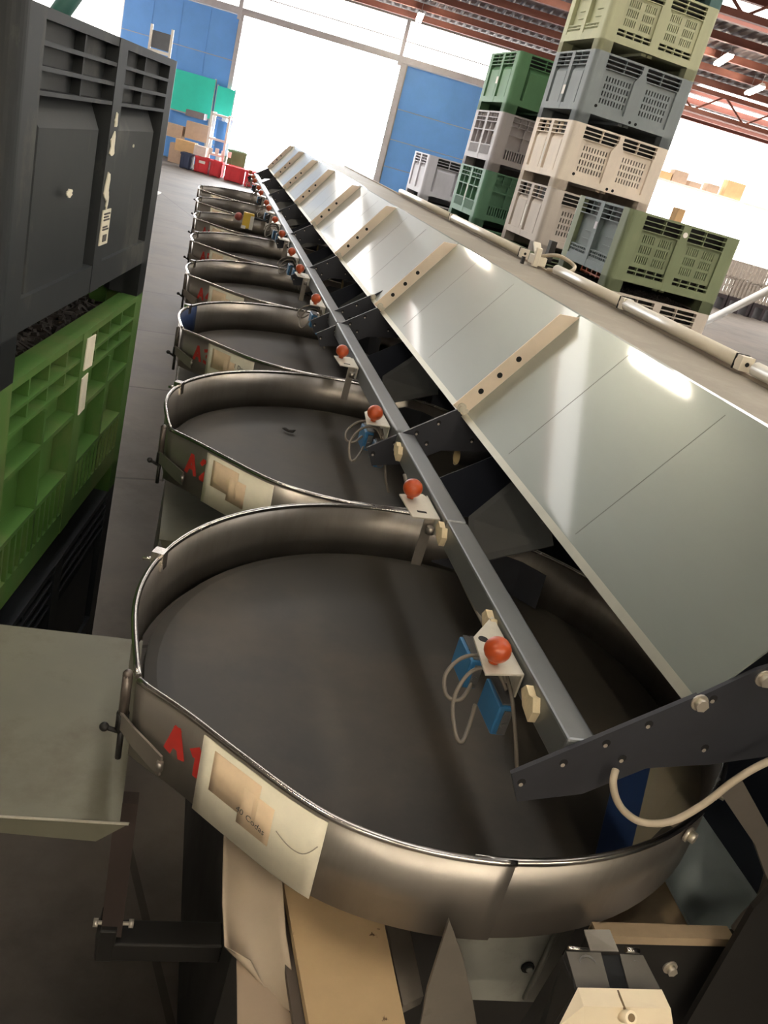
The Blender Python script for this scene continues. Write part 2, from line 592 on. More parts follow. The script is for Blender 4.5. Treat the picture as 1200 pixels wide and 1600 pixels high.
lamp0 = make_lamp()
lamps = [((-2.7, 8.55, 5.0), 'fluorescent lamp mirrored as the large bright streak on the nearest panel', 0),
         ((-2.6, 17.2, 5.0), 'fluorescent lamp mirrored as the bright streak on the second panel', 0),
         (tuple(B(7.76, 22.9, 4.8)), 'bright fluorescent lamp beside the top of the tall crate stack', -20),
         (tuple(B(9.3, 24.3, 4.6)), 'small bright lamp in front of the red roof truss at the right', -20),
         (tuple(B(0.6, 28.3, 4.46)), 'bright lamp hanging above the right edge of the door opening', -10),
         (tuple(B(4.0, 22.0, 4.95)), 'lamp at the top edge among the red purlins, left of the crate stack', -10),
         ((-3.4, -1.5, 4.6), 'fluorescent lamp over the near end of the machine', 0),
         ((4.6, 3.0, 5.4), 'fluorescent lamp over the olive crate stack', 0),
         ((0.6, -5.6, 2.9), 'fluorescent lamp behind the camera, nearest the machine', 40),
         ((3.4, -5.2, 2.9), 'fluorescent lamp behind the camera, right of the machine', 60),
         ((-2.6, -5.4, 3.0), 'fluorescent lamp behind the camera, left of the machine', 20),
         ((7.2, 3.0, 3.9), 'added unseen lamp right of the olive crate stack, lighting the crate fronts', 10),  # this and the next two: unseen, added to brighten the right crate fronts
         ((6.2, -2.0, 3.4), 'added unseen lamp over the open floor right of the machine, lighting the crate fronts', 10),
         ((9.4, -0.5, 3.6), 'added unseen lamp far right over the open floor, lighting the crate fronts', 10),
         ((-0.9, -7.2, 2.7), 'added unseen lamp farthest behind the camera, brightening from the left aisle', 70),  # this and the next: unseen, added to brighten surfaces facing the camera
         ((2.0, -7.4, 2.7), 'added unseen lamp farthest behind the camera, brightening from the right aisle', 80)]
for i, (p, lb, a) in enumerate(lamps):
    o = lamp0 if i == 0 else copy_tree(lamp0)
    o.location = p
    o.rotation_euler = (0, 0, R(a))
    tag(o, lb, 'lamp', 'fluorescent lamps under the roof')

# ------------------------------------------------------------------ pallet crates
HC = 0.757


def xf(side, A, Bd):
    """side-local (s along the side, d inwards, z) -> crate local"""
    if side == 'front':
        return Matrix.Translation((0, -Bd / 2, 0))
    if side == 'back':
        return Matrix.Translation((0, Bd / 2, 0)) @ Matrix.Rotation(PI, 4, 'Z')
    if side == 'left':
        return Matrix.Translation((-A / 2, 0, 0)) @ Matrix.Rotation(-PI / 2, 4, 'Z')
    return Matrix.Translation((A / 2, 0, 0)) @ Matrix.Rotation(PI / 2, 4, 'Z')


def crate_panel(w, style, H=HC):
    mb = MB()
    h = w / 2
    cw = 0.042
    zb, zt = 0.115, H
    mb.box(-h, h, 0.0, 0.05, zb, zb + 0.075)                    # bottom rail
    for z in ((H - 0.012, H - 0.058, H - 0.103, H - 0.148) if style != 'ribs' else (H - 0.012, H - 0.075, H - 0.13)):
        mb.box(-h, h, 0.0, 0.05, z - 0.009, z + 0.012 if z > H - 0.02 else z)
    for k in range(1, 8 if style == 'ribs' else 4):
        s = -h + 2 * h * k / (8 if style == 'ribs' else 4)
        mb.box(s - 0.005, s + 0.005, 0.008, 0.048, H - 0.15, H - 0.004)
    if style == 'slots':
        mb.prism([(-0.03, -0.002, H - 0.001), (-0.03, -0.002, H - 0.10), (-0.085, -0.002, H - 0.20), (-0.085, -0.002, zb), (0.085, -0.002, zb), (0.085, -0.002, H - 0.20), (0.03, -0.002, H - 0.10), (0.03, -0.002, H - 0.001)], (0, 0.054, 0))
    else:
        mb.box(-cw, cw, -0.002, 0.052, zb, H - 0.001)                   # centre rib
    zlo, zhi = zb + 0.075, H - 0.15
    if style in ('smooth', 'smoothv', 'ribs', 'vents'):
        mb.box(-h, h, 0.05, 0.062, zb, H - 0.15)
        if style in ('smooth', 'ribs'):
            mb.box(-h, h, 0.03 if style == 'smooth' else 0.05, 0.062, H - 0.15, H - 0.003)
    for sg in (-1, 1):
        a, b = (cw, h) if sg > 0 else (-h, -cw)
        if style in ('smooth', 'smoothv'):
            mb.frustum((a + 0.02, b - 0.02, zlo - 0.02, zhi), (a + 0.05, b - 0.05, zlo, zhi - 0.07), 0.052, 0.012, 'y')
        elif style == 'vents':
            z0 = zlo + 0.02
            mb.box(a, b, 0.008, 0.05, zlo, z0 + 0.012)
            mb.box(a, b, 0.008, 0.05, z0 + 0.07, z0 + 0.082)
            mb.box(a, b, 0.008, 0.05, z0 + 0.036, z0 + 0.046)
            n = 9
            for k in range(n + 1):
                s = a + (b - a) * k / n
                mb.box(s - 0.006, s + 0.006, 0.012, 0.05, z0, z0 + 0.08)
            for zz in (0.36, 0.44):
                mb.box(a + (b - a) * 0.35, b, 0.035, 0.05, zz, zz + 0.01)
        elif style == 'ribs':
            for zz in (zlo + 0.12, zlo + 0.31):
                mb.box(a, b, 0.0, 0.052, zz, zz + 0.014)
            s = (a + b) / 2
            mb.box(s - 0.008, s + 0.008, 0.0, 0.052, zlo, zhi)
            n = 12
            for k in range(n + 1):
                s = a + (b - a) * k / n
                mb.box(s - 0.006, s + 0.006, 0.0, 0.052, zb + 0.06, zlo + 0.125)
        elif style == 'slots':
            # recessed field with a real grid of slots
            x0, x1, z0, z1 = a + 0.055, b - 0.055, zlo + 0.05, zhi - 0.06
            for (p0, p1, q0, q1) in ((a, x0, zlo, zhi), (x1, b, zlo, zhi), (x0, x1, zlo, z0), (x0, x1, z1, zhi)):
                mb.box(p0, p1, 0.03, 0.05, q0, q1)
            # sloping surround
            mb.box(a, a + 0.012, 0.0, 0.05, zlo, zhi)
            mb.box(b - 0.012, b, 0.0, 0.05, zlo, zhi)
            n, rws = 9, 4
            for k in range(n + 1):
                s = x0 + (x1 - x0) * k / n
                mb.box(s - 0.011, s + 0.011, 0.032, 0.048, z0, z1)
            for k in range(rws + 1):
                z = z0 + (z1 - z0) * k / rws
                mb.box(x0, x1, 0.031, 0.049, z - 0.012, z + 0.012)
        elif style == 'slots6':
            x0, x1, z0, z1 = a + 0.05, b - 0.05, zlo + 0.1, zhi - 0.03
            for (p0, p1, q0, q1) in ((a, x0, zlo + 0.07, zhi), (x1, b, zlo + 0.07, zhi), (x0, x1, zlo + 0.07, z0), (x0, x1, z1, zhi)):
                mb.box(p0, p1, 0.022, 0.05, q0, q1)
            mb.box(b - 0.014 if sg < 0 else a, b if sg < 0 else a + 0.014, 0.0, 0.05, zlo, zhi)
            for k in range(15):
                s = x0 + (x1 - x0) * k / 14
                wd = 0.018 if k == 7 else 0.007
                mb.box(s - wd, s + wd, 0.026, 0.045, z0, z1)
            for k in range(4):
                z = z0 + (z1 - z0) * k / 3
                mb.box(x0, x1, 0.025, 0.046, z - 0.012, z + 0.012)
            mb.box(a, b, 0.0, 0.05, zlo + 0.028, zlo + 0.04)
            for k in range(5):
                s = a + (b - a) * k / 4
                mb.box(s - 0.006, s + 0.006, 0.01, 0.05, zlo, zlo + 0.07)
    return mb


def crate_post(p, H=HC):
    rc = 0.06 if p > 0.12 else 0.03
    # post at the corner (-,-): outer corner at origin, legs of length p along +x and +y
    th = 0.052
    pts = [(p, 0), (p, th), (th, th), (th, p), (0, p)]
    arc = [(rc - rc * math.cos(a), rc - rc * math.sin(a)) for a in [k * PI / 2 / 6 for k in range(7)]]
    poly = pts + arc
    mb = MB()
    mb.prism([(x, y, 0) for x, y in poly], (0, 0, H))
    # thick foot block
    mb.prism([(p, 0.0, 0), (p, p * 0.8, 0), (p * 0.8, p, 0), (0, p, 0)] + [(x, y, 0) for x, y in arc], (0, 0, 0.112))
    return mb


MESHC = {}


def make_crate(A, Bd, styles, mt, name='pallet_crate', side_mats=None, p=0.15, runners=True):
    """styles: dict side -> style"""
    root = empty(name)
    for (sx, sy, rz) in ((-1, -1, 0), (1, -1, PI / 2), (1, 1, PI), (-1, 1, -PI / 2)):
        key = ('post', p)
        if key not in MESHC:
            tmp = crate_post(p).build('corner_post', mt)
            MESHC[key] = tmp.data
            bpy.data.objects.remove(tmp)
        me = MESHC[key]
        o = bpy.data.objects.new('corner_post', me)
        C.objects.link(o)
        o.parent = root
        o.location = (sx * A / 2, sy * Bd / 2, 0)
        o.rotation_euler = (0, 0, rz)
        if o.material_slots:
            o.material_slots[0].link = 'OBJECT'
            o.material_slots[0].material = mt
    for side in ('front', 'back', 'left', 'right'):
        L = (A if side in ('front', 'back') else Bd) - 2 * p
        st = styles.get(side, 'smooth')
        key = ('panel', round(L, 3), st)
        if key not in MESHC:
            tmp = crate_panel(L + 0.004, st).build('side_panel', mt)
            MESHC[key] = tmp.data
            bpy.data.objects.remove(tmp)
        o = bpy.data.objects.new('side_panel', MESHC[key])
        C.objects.link(o)
        o.parent = root
        o.matrix_local = xf(side, A, Bd)
        o.material_slots[0].link = 'OBJECT'
        o.material_slots[0].material = (side_mats or {}).get(side, mt)
    fl = MB()
    fl.box(-A / 2 + 0.055, A / 2 - 0.055, -Bd / 2 + 0.055, Bd / 2 - 0.055, 0.118, 0.14)
    for s in (-1, 1):
        fl.box(s * 0.04 - 0.03 + s * 0.0, s * 0.04 + 0.03, -Bd / 2 + 0.1, Bd / 2 - 0.1, 0.09, 0.118)
    if runners == 'back':
        fl.box(-A / 2 + 0.03, -A / 2 + 0.06, -Bd / 2 + p, Bd / 2 - p, 0.0, 0.118)
        fl.box(-A / 2 + p, A / 2 - p, Bd / 2 - 0.06, Bd / 2 - 0.03, 0.0, 0.118)
    elif runners:
        fl.box(-A / 2 + p, A / 2 - p, Bd / 2 - 0.06, Bd / 2 - 0.03, 0.0, 0.118)
        fl.box(A / 2 - 0.06, A / 2 - 0.03, -Bd / 2 + p, Bd / 2 - p, 0.0, 0.118)
    fl.build('base_deck', mt, root)
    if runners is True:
        ln = MB()  # black sheets added inside, standing in for shade behind slots and vents
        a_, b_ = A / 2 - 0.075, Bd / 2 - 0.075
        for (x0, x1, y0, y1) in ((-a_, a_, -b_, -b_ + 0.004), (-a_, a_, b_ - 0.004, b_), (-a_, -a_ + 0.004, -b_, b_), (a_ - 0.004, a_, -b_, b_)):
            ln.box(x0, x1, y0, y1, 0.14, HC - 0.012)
        ln.build('slot_shade', BLACK, root)
    return root


def sticker(root, side, A, Bd, s, z, w, h, m=None, name='paper_label', tilt=0.0, d=-0.006, ragged=False):
    mb = MB()
    if ragged:
        n = 14
        pts = []
        for k in range(n):
            a = 2 * PI * k / n
            rr_ = random.uniform(0.55, 1.1)
            pts.append((s + math.cos(a) * w / 2 * rr_, d, z + math.sin(a) * h / 2 * rr_))
    else:
        pts = []
        for (x, zz) in ((-w / 2, -h / 2), (w / 2, -h / 2), (w / 2, h / 2), (-w / 2, h / 2)):
            pts.append((s + x * math.cos(tilt) - zz * math.sin(tilt), d, z + x * math.sin(tilt) + zz * math.cos(tilt)))
    mb.prism(pts, (0, 0.003, 0))
    o = mb.build(name, m or PAPER, root)
    o.matrix_local = xf(side, A, Bd)
    return o


# --- left stack (turned with the building); near-right corner and far-right corner measured
LA = 9.2
xd = Vector((math.cos(R(LA)), -math.sin(R(LA)), 0))
yd = Vector((math.sin(R(LA)), math.cos(R(LA)), 0))
A_, B_ = 1.10, 1.39
cen = Vector((-0.732, 1.785, 0)) - yd * (B_ / 2) - xd * (A_ / 2)
lev = [FLOOR, FLOOR + HC, FLOOR + 2 * HC]
c1 = make_crate(A_, B_, {s: 'smooth' for s in ('front', 'back', 'left', 'right')}, P_BLACK, p=0.12, runners='back')
c1.location = (cen.x, cen.y, lev[0])
c1.rotation_euler = (0, 0, R(-LA))
tag(c1, 'black plastic pallet crate on the floor under the bright green crate', 'crate', 'stacked pallet crates on the left')
c2 = make_crate(A_, B_, {s: 'ribs' for s in ('front', 'back', 'left', 'right')}, P_GREEN, p=0.12, runners='back')
c2.location = (cen.x, cen.y, lev[1])
c2.rotation_euler = (0, 0, R(-LA))
tag(c2, 'bright green ribbed plastic pallet crate in the left foreground, filled with dark husks', 'crate', 'stacked pallet crates on the left')
sticker(c2, 'right', A_, B_, 0.03, 0.685, 0.085, 0.095, tilt=-0.05)
sticker(c2, 'right', A_, B_, 0.015, 0.56, 0.06, 0.115, tilt=0.06)
c3 = make_crate(A_, B_, {s: 'smooth' for s in ('front', 'back', 'left', 'right')}, P_DARK, p=0.12, runners='back')
c3.location = (cen.x, cen.y, lev[2])
c3.rotation_euler = (0, 0, R(-LA))
tag(c3, 'charcoal plastic pallet crate with torn white labels, topmost of the left stack', 'crate', 'stacked pallet crates on the left')
sl = sticker(c3, 'right', A_, B_, 0.02, 0.29, 0.08, 0.095, tilt=0.0)
mb = MB()
for k, zz in enumerate((0.325, 0.317, 0.309, 0.29, 0.283)):
    mb.box(-0.01, 0.045 - 0.012 * (k % 2), -0.0085, -0.0065, zz, zz + 0.004)
mb.box(0.002, 0.036, -0.0085, -0.0065, 0.252, 0.27)
o = mb.build('print', INK, sl)
for (s, z, w_, h_) in ((0.0, 0.565, 0.03, 0.05), (-0.005, 0.50, 0.05, 0.075), (-0.01, 0.40, 0.055, 0.09), (0.01, 0.36, 0.02, 0.06), (-0.33, 0.40, 0.05, 0.02), (0.22, 0.50, 0.012, 0.01)):
    sticker(c3, 'right', A_, B_, s, z, w_, h_, name='label_scrap', ragged=True)

# heap of husks in the green crate
def heap(name, cx, cy, z, a, b, rz, label, hgt=0.1, n=44, kind='stuff', cat='husks'):
    mb = MB()
    vs, fs = [], []
    for j in range(n + 1):
        for i in range(n + 1):
            x = (i / n - 0.5) * a
            y = (j / n - 0.5) * b
            e = min(1, 4 * min(i / n, 1 - i / n)) * min(1, 4 * min(j / n, 1 - j / n))
            vs.append((x, y, hgt * e ** 0.35 + random.uniform(-0.02, 0.02)))
    for j in range(n):
        for i in range(n):
            k = j * (n + 1) + i
            fs.append((k, k + 1, k + n + 2, k + n + 1))
    mb.add(vs, fs)
    for _ in range(1500):
        x, y = random.uniform(-a / 2, a / 2) * 0.96, random.uniform(-b / 2, b / 2) * 0.96
        e = min(1, 4 * (0.5 - abs(x) / a)) * min(1, 4 * (0.5 - abs(y) / b))
        zz = hgt * max(e, 0) ** 0.35
        an, l = random.uniform(0, PI), random.uniform(0.01, 0.03)
        T = Matrix.Translation((x, y, zz + 0.008)) @ Matrix.Rotation(an, 4, 'Z') @ Matrix.Rotation(random.uniform(-0.6, 0.6), 4, 'Y')
        mb.box(-l, l, -0.006, 0.006, -0.004, 0.005, T=T)
    o = mb.build(name, HEAP)
    o.location = (cx, cy, z)
    o.rotation_euler = (0, 0, rz)
    tag(o, label, cat, kind=kind)
    return o


heap('husk_heap', cen.x, cen.y, lev[1] + 0.66, A_ - 0.115, B_ - 0.115, R(-LA), 'heap of dark husks filling the bright green crate', 0.1)

# --- right hand stacks, near-left corner (x, y), yaw
def place(root, cx, cy, A, Bd, z, rz=R(2)):
    v = Matrix.Rotation(rz, 3, 'Z') @ Vector((A / 2, Bd / 2, 0))
    root.location = (cx + v.x, cy + v.y, z)
    root.rotation_euler = (0, 0, rz)
    return root


def lv(k):
    return FLOOR + k * HC


def ALLS(f_, l_):
    sv = lambda t_: 'smoothv' if t_ == 'smooth' else t_
    return {'front': sv(f_), 'back': 'smoothv', 'left': sv(l_), 'right': 'smoothv'}


GR = 'stacked pallet crates on the right'
# stack A : the tall one
AX, AY, AW, AD = 3.42, 8.85, 1.32, 1.22
defs = [(0, P_TAUPE, 'slots', 'smooth', 'taupe pallet crate at the floor of the tall stack, hidden by the machine'),
        (1, P_OLIVE, 'slots', 'smooth', 'olive pallet crate second from the floor of the tall stack'),
        (2, P_TAUPE, 'slots', 'smooth', 'taupe pallet crate with a white strip, right under the beige crate of the tall stack'),
        (3, P_BEIGE, 'slots', 'smooth', 'beige pallet crate with slotted sides in the middle of the tall stack'),
        (4, P_GREY, 'slots', 'smooth', 'blue grey slotted pallet crate on the beige crate in the tall stack'),
        (5, P_OLIVE2, 'slots6', 'vents', 'pale olive pallet crate near the top of the tall stack'),
        (6, P_TEAL, 'slots6', 'vents', 'teal pallet crate at the very top of the tall stack, cut by the frame')]
for k, m_, sf, sl_, lb in defs:
    o = make_crate(AW, AD, ALLS(sf, sl_), m_, p=0.17)
    place(o, AX, AY, AW, AD, lv(k))
    tag(o, lb, 'crate', GR)
    if k in (2, 3):
        sticker(o, 'left', AW, AD, 0.0, 0.36, 0.035, 0.26, WHITE, tilt=0.05)
    if k == 4:
        sticker(o, 'left', AW, AD, 0.02, 0.33, 0.07, 0.1, WHITE)
    if k in (3, 4):
        hb = MB()
        for s in (-0.46, -0.02 + 0.04, 0.10):
            zz = 0.21 if s < -0.3 else 0.15
            hb.cyl((s, -0.004, zz), (s, 0.004, zz), 0.018, 12)
        h_ = hb.build('drain_hole', HOLE, o)
        h_.matrix_local = xf('front', AW, AD)
# stack O : olive crate in front
OX, OY, OW, OD = 3.30, 6.43, 1.26, 1.22
for k, m_, sf, sl_, lb, sm in (
        (0, P_TAUPE, 'slots', 'smooth', 'taupe pallet crate at the floor of the stack with the olive crate', None),
        (1, P_TAUPE, 'smooth', 'smooth', 'taupe pallet crate under the olive crate, heaped with dark husks', None),
        (2, P_OLIVE, 'slots6', 'vents', 'olive green pallet crate with a round white sticker, top of the front stack', {'left': P_TEALG})):
    o = make_crate(OW, OD, ALLS(sf, sl_), m_, side_mats=sm, p=0.17)
    place(o, OX, OY, OW, OD, lv(k))
    tag(o, lb, 'crate', GR)
    if k == 2:
        st = MB()
        st.cyl((0.0, -0.006, 0.66), (0.0, -0.003, 0.66), 0.026, 18)
        s_ = st.build('round_sticker', WHITE, o)
        s_.matrix_local = xf('front', OW, OD)
        sticker(o, 'left', OW, OD, 0.0, 0.52, 0.05, 0.07, P_PALE)
v = Matrix.Rotation(R(2), 3, 'Z') @ Vector((OW / 2, OD / 2, 0))
heap('husk_heap', OX + v.x, OY + v.y, lv(1) + 0.63, OW - 0.14, OD - 0.14, R(2), 'heap of dark husks in the crate under the olive crate', 0.15)
# orange tote lying on the husks
ob = MB()
KX = 0.55
ob.box(-0.2, 0.2, -0.28, 0.28, 0.0, 0.014)
for (x0, x1, y0, y1) in ((-0.2, -0.185, -0.28, 0.28), (0.185, 0.2, -0.28, 0.28), (-0.2, 0.2, -0.28, -0.265), (-0.2, 0.2, 0.265, 0.28)):
    ob.box(x0, x1, y0, y1, 0.0, 0.025)
    ob.box(x0 - 0.012, x1 + 0.012, y0 - 0.012, y1 + 0.012, 0.07, 0.09)
for k in range(5):
    yy = -0.26 + 0.13 * k
    ob.box(-0.202, -0.186, yy - 0.012, yy + 0.012, 0.0, 0.08)
    ob.box(0.186, 0.202, yy - 0.012, yy + 0.012, 0.0, 0.08)
for k in range(4):
    xx = -0.18 + 0.12 * k
    ob.box(xx - 0.012, xx + 0.012, -0.281, -0.266, 0.0, 0.08)
    ob.box(xx - 0.012, xx + 0.012, 0.266, 0.281, 0.0, 0.08)
ob.v = [(x * KX, y, z) for x, y, z in ob.v]
o = ob.build('orange_tote', ORC)
o.location = (3.52, 7.06, lv(1) + 0.795)
tag(o, 'orange plastic tote in the gap below the olive crate', 'tote')
# stack B
BX, BY, BW, BD = 3.18, 10.82, 1.3, 1.25
for k, m_, sf, sl_, lb in ((0, P_DGREEN, 'ribs', 'ribs', 'dark green pallet crate at the floor of the middle stack'),
                           (1, P_DGREEN, 'ribs', 'ribs', 'dark green pallet crate second from the floor of the middle stack'),
                           (2, P_DGREEN, 'ribs', 'ribs', 'dark green ribbed pallet crate under the lilac grey crate'),
                           (3, P_LILAC, 'ribs', 'ribs', 'lilac grey ribbed pallet crate between two green crates'),
                           (4, P_MGREEN, 'smooth', 'smooth', 'light green pallet crate on top of the middle stack')):
    o = make_crate(BW, BD, ALLS(sf, sl_), m_, p=0.17)
    place(o, BX, BY, BW, BD, lv(k))
    tag(o, lb, 'crate', GR)
    if k == 4:
        sticker(o, 'left', BW, BD, -0.02, 0.40, 0.08, 0.09, WHITE)
    if k == 2:
        sticker(o, 'left', BW, BD, 0.0, 0.40, 0.035, 0.24, WHITE)
# stack C
CX, CY, CW, CD = 3.1, 13.95, 1.25, 1.1
for k, m_, lb in ((0, P_PALE, 'pale grey pallet crate at the floor of the farthest stack'), (1, P_LILAC, 'lilac grey pallet crate second in the farthest stack'),
                  (2, P_PALE, 'pale grey pallet crate on top of the farthest low stack, before the blue door')):
    o = make_crate(CW, CD, ALLS('smooth', 'smooth'), m_, p=0.16)
    place(o, CX, CY, CW, CD, lv(k))
    tag(o, lb, 'crate', GR)

# ------------------------------------------------------------------ sorting machine
S = 1.20529639
TILT = -0.0395691801
RT = Matrix.Rotation(TILT, 3, 'Y')
NT = 8
RW = 0.6
TW = 0.158       # wall height
DZ = -0.125      # turntable level


def band_r(deg):
    return sum(_band_r(deg + k) for k in (-3, -2, -1, 0, 1, 2, 3)) / 7


def _band_r(deg):
    tb = [(200.5, 0.628), (206, 0.602), (212, 0.582), (219, 0.574), (227, 0.574), (235, 0.585), (242, 0.597), (250, 0.600), (262, 0.601)]
    for (a, ra), (b, rb) in zip(tb[:-1], tb[1:]):
        if deg <= b:
            t_ = (deg - a) / (b - a)
            t_ = max(0, t_)
            return ra + (rb - ra) * t_
    return tb[-1][1]


def ring_pts(d0, d1, n, rf, z):
    return [Vector((rf(d) * math.cos(R(d)), rf(d) * math.sin(R(d)), z)) for d in [d0 + (d1 - d0) * k / n for k in range(n + 1)]]


def strip(mb, d0, d1, n, rf, z0, z1, th, mi=0):
    o1, o2 = ring_pts(d0, d1, n, rf, z0), ring_pts(d0, d1, n, rf, z1)
    ri = lambda d: rf(d) - th
    i1, i2 = ring_pts(d0, d1, n, ri, z0), ring_pts(d0, d1, n, ri, z1)
    vs = o1 + o2 + i1 + i2
    N = n + 1
    fs = []
    for k in range(n):
        fs.append((k, k + 1, N + k + 1, N + k))
        fs.append((2 * N + k + 1, 2 * N + k, 3 * N + k, 3 * N + k + 1))
        fs.append((N + k, N + k + 1, 3 * N + k + 1, 3 * N + k))
        fs.append((k + 1, k, 2 * N + k, 2 * N + k + 1))
    fs.append((0, N, 3 * N, 2 * N))
    fs.append((n, 2 * N + n, 3 * N + n, N + n))
    mb.add(vs, fs, mi, True)


def flat_edges(o, ang=30):
    me = o.data
    me.polygons.foreach_set('use_smooth', [True] * len(me.polygons))
    m_ = o.modifiers.new('edges', 'EDGE_SPLIT')
    m_.split_angle = R(ang)
    return o


def text_mesh(txt, size, font_bold=True, shear=0.0, thick=0.0):
    cu = bpy.data.curves.new('tmp_text', 'FONT')
    cu.body = txt
    cu.size = size
    cu.shear = shear
    cu.offset = 0.006 * size / 0.07 if font_bold else 0.0
    cu.resolution_u = 3
    o = bpy.data.objects.new('tmp_text', cu)
    C.objects.link(o)
    dg = bpy.context.evaluated_depsgraph_get()
    me = bpy.data.meshes.new_from_object(o.evaluated_get(dg))
    bpy.data.objects.remove(o)
    bm = bmesh.new()
    bm.from_mesh(me)
    bmesh.ops.triangulate(bm, faces=bm.faces)
    bmesh.ops.subdivide_edges(bm, edges=bm.edges, cuts=1)
    vs = [v.co.copy() for v in bm.verts]
    bm.verts.index_update()
    fs = [[v.index for v in f_.verts] for f_ in bm.faces]
    bm.free()
    bpy.data.meshes.remove(me)
    return vs, fs


def wrap_text(txt, size, deg0, z0, parent, m, name, rot=0.0, lift=0.004, bold=True, spacing=1.0):
    vs, fs = text_mesh(txt, size, bold)
    out = []
    for p in vs:
        x, y = p.x * math.cos(rot) - p.y * math.sin(rot), p.x * math.sin(rot) + p.y * math.cos(rot)
        d = deg0 + math.degrees(x * spacing / 0.585)
        rr_ = band_r(d) + lift
        out.append((rr_ * math.cos(R(d)), rr_ * math.sin(R(d)), z0 + y))
    mb = MB()
    mb.add(out, fs)
    return mb.build(name, m, parent)


GLYPH = {'A': [[(0, 0), (0.5, 1), (1, 0)], [(0.2, 0.33), (0.8, 0.33)]], '1': [[(0.1, 0.78), (0.55, 1), (0.55, 0)]],
         '2': [[(0, 0.8), (0.2, 1), (0.8, 1), (1, 0.75), (0.05, 0), (1, 0)]], '3': [[(0, 0.9), (0.5, 1), (0.95, 0.8), (0.4, 0.53), (1, 0.3), (0.6, 0), (0, 0.1)]],
         '4': [[(0.75, 0), (0.75, 1), (0, 0.3), (1, 0.3)]], '5': [[(0.95, 1), (0.1, 1), (0.1, 0.58), (0.7, 0.6), (1, 0.3), (0.7, 0), (0, 0.05)]],
         '6': [[(0.9, 1), (0.3, 0.8), (0, 0.3), (0.4, 0), (1, 0.25), (0.6, 0.55), (0.05, 0.35)]]}


def paint_marks(txt, h, deg0, z0, parent, drop=0.0, thick=0.013):
    """stencilled red characters following the curved band"""
    mb = MB()
    wch = h * 0.62
    for k, ch in enumerate(txt):
        for path in GLYPH[ch]:
            pts = [Vector((k * (wch + 0.022) + x * wch, z * h - drop * k, 0)) for x, z in path]
            for a, b in zip(pts[:-1], pts[1:]):
                t = (b - a).normalized()
                nn = Vector((-t.y, t.x, 0)) * thick / 2
                a2, b2 = a - t * thick * 0.3, b + t * thick * 0.3
                n = 4
                vs = []
                for j in range(n + 1):
                    p = a2.lerp(b2, j / n)
                    for sgn in (-1, 1):
                        q = p + nn * sgn
                        d = deg0 + math.degrees(q.x / 0.59)
                        r_ = band_r(d) + 0.0012
                        vs.append((r_ * math.cos(R(d)), r_ * math.sin(R(d)), z0 + q.y))
                mb.add(vs, [(2 * j, 2 * j + 1, 2 * j + 3, 2 * j + 2) for j in range(n)])
    return mb.build('marking', RED, parent)


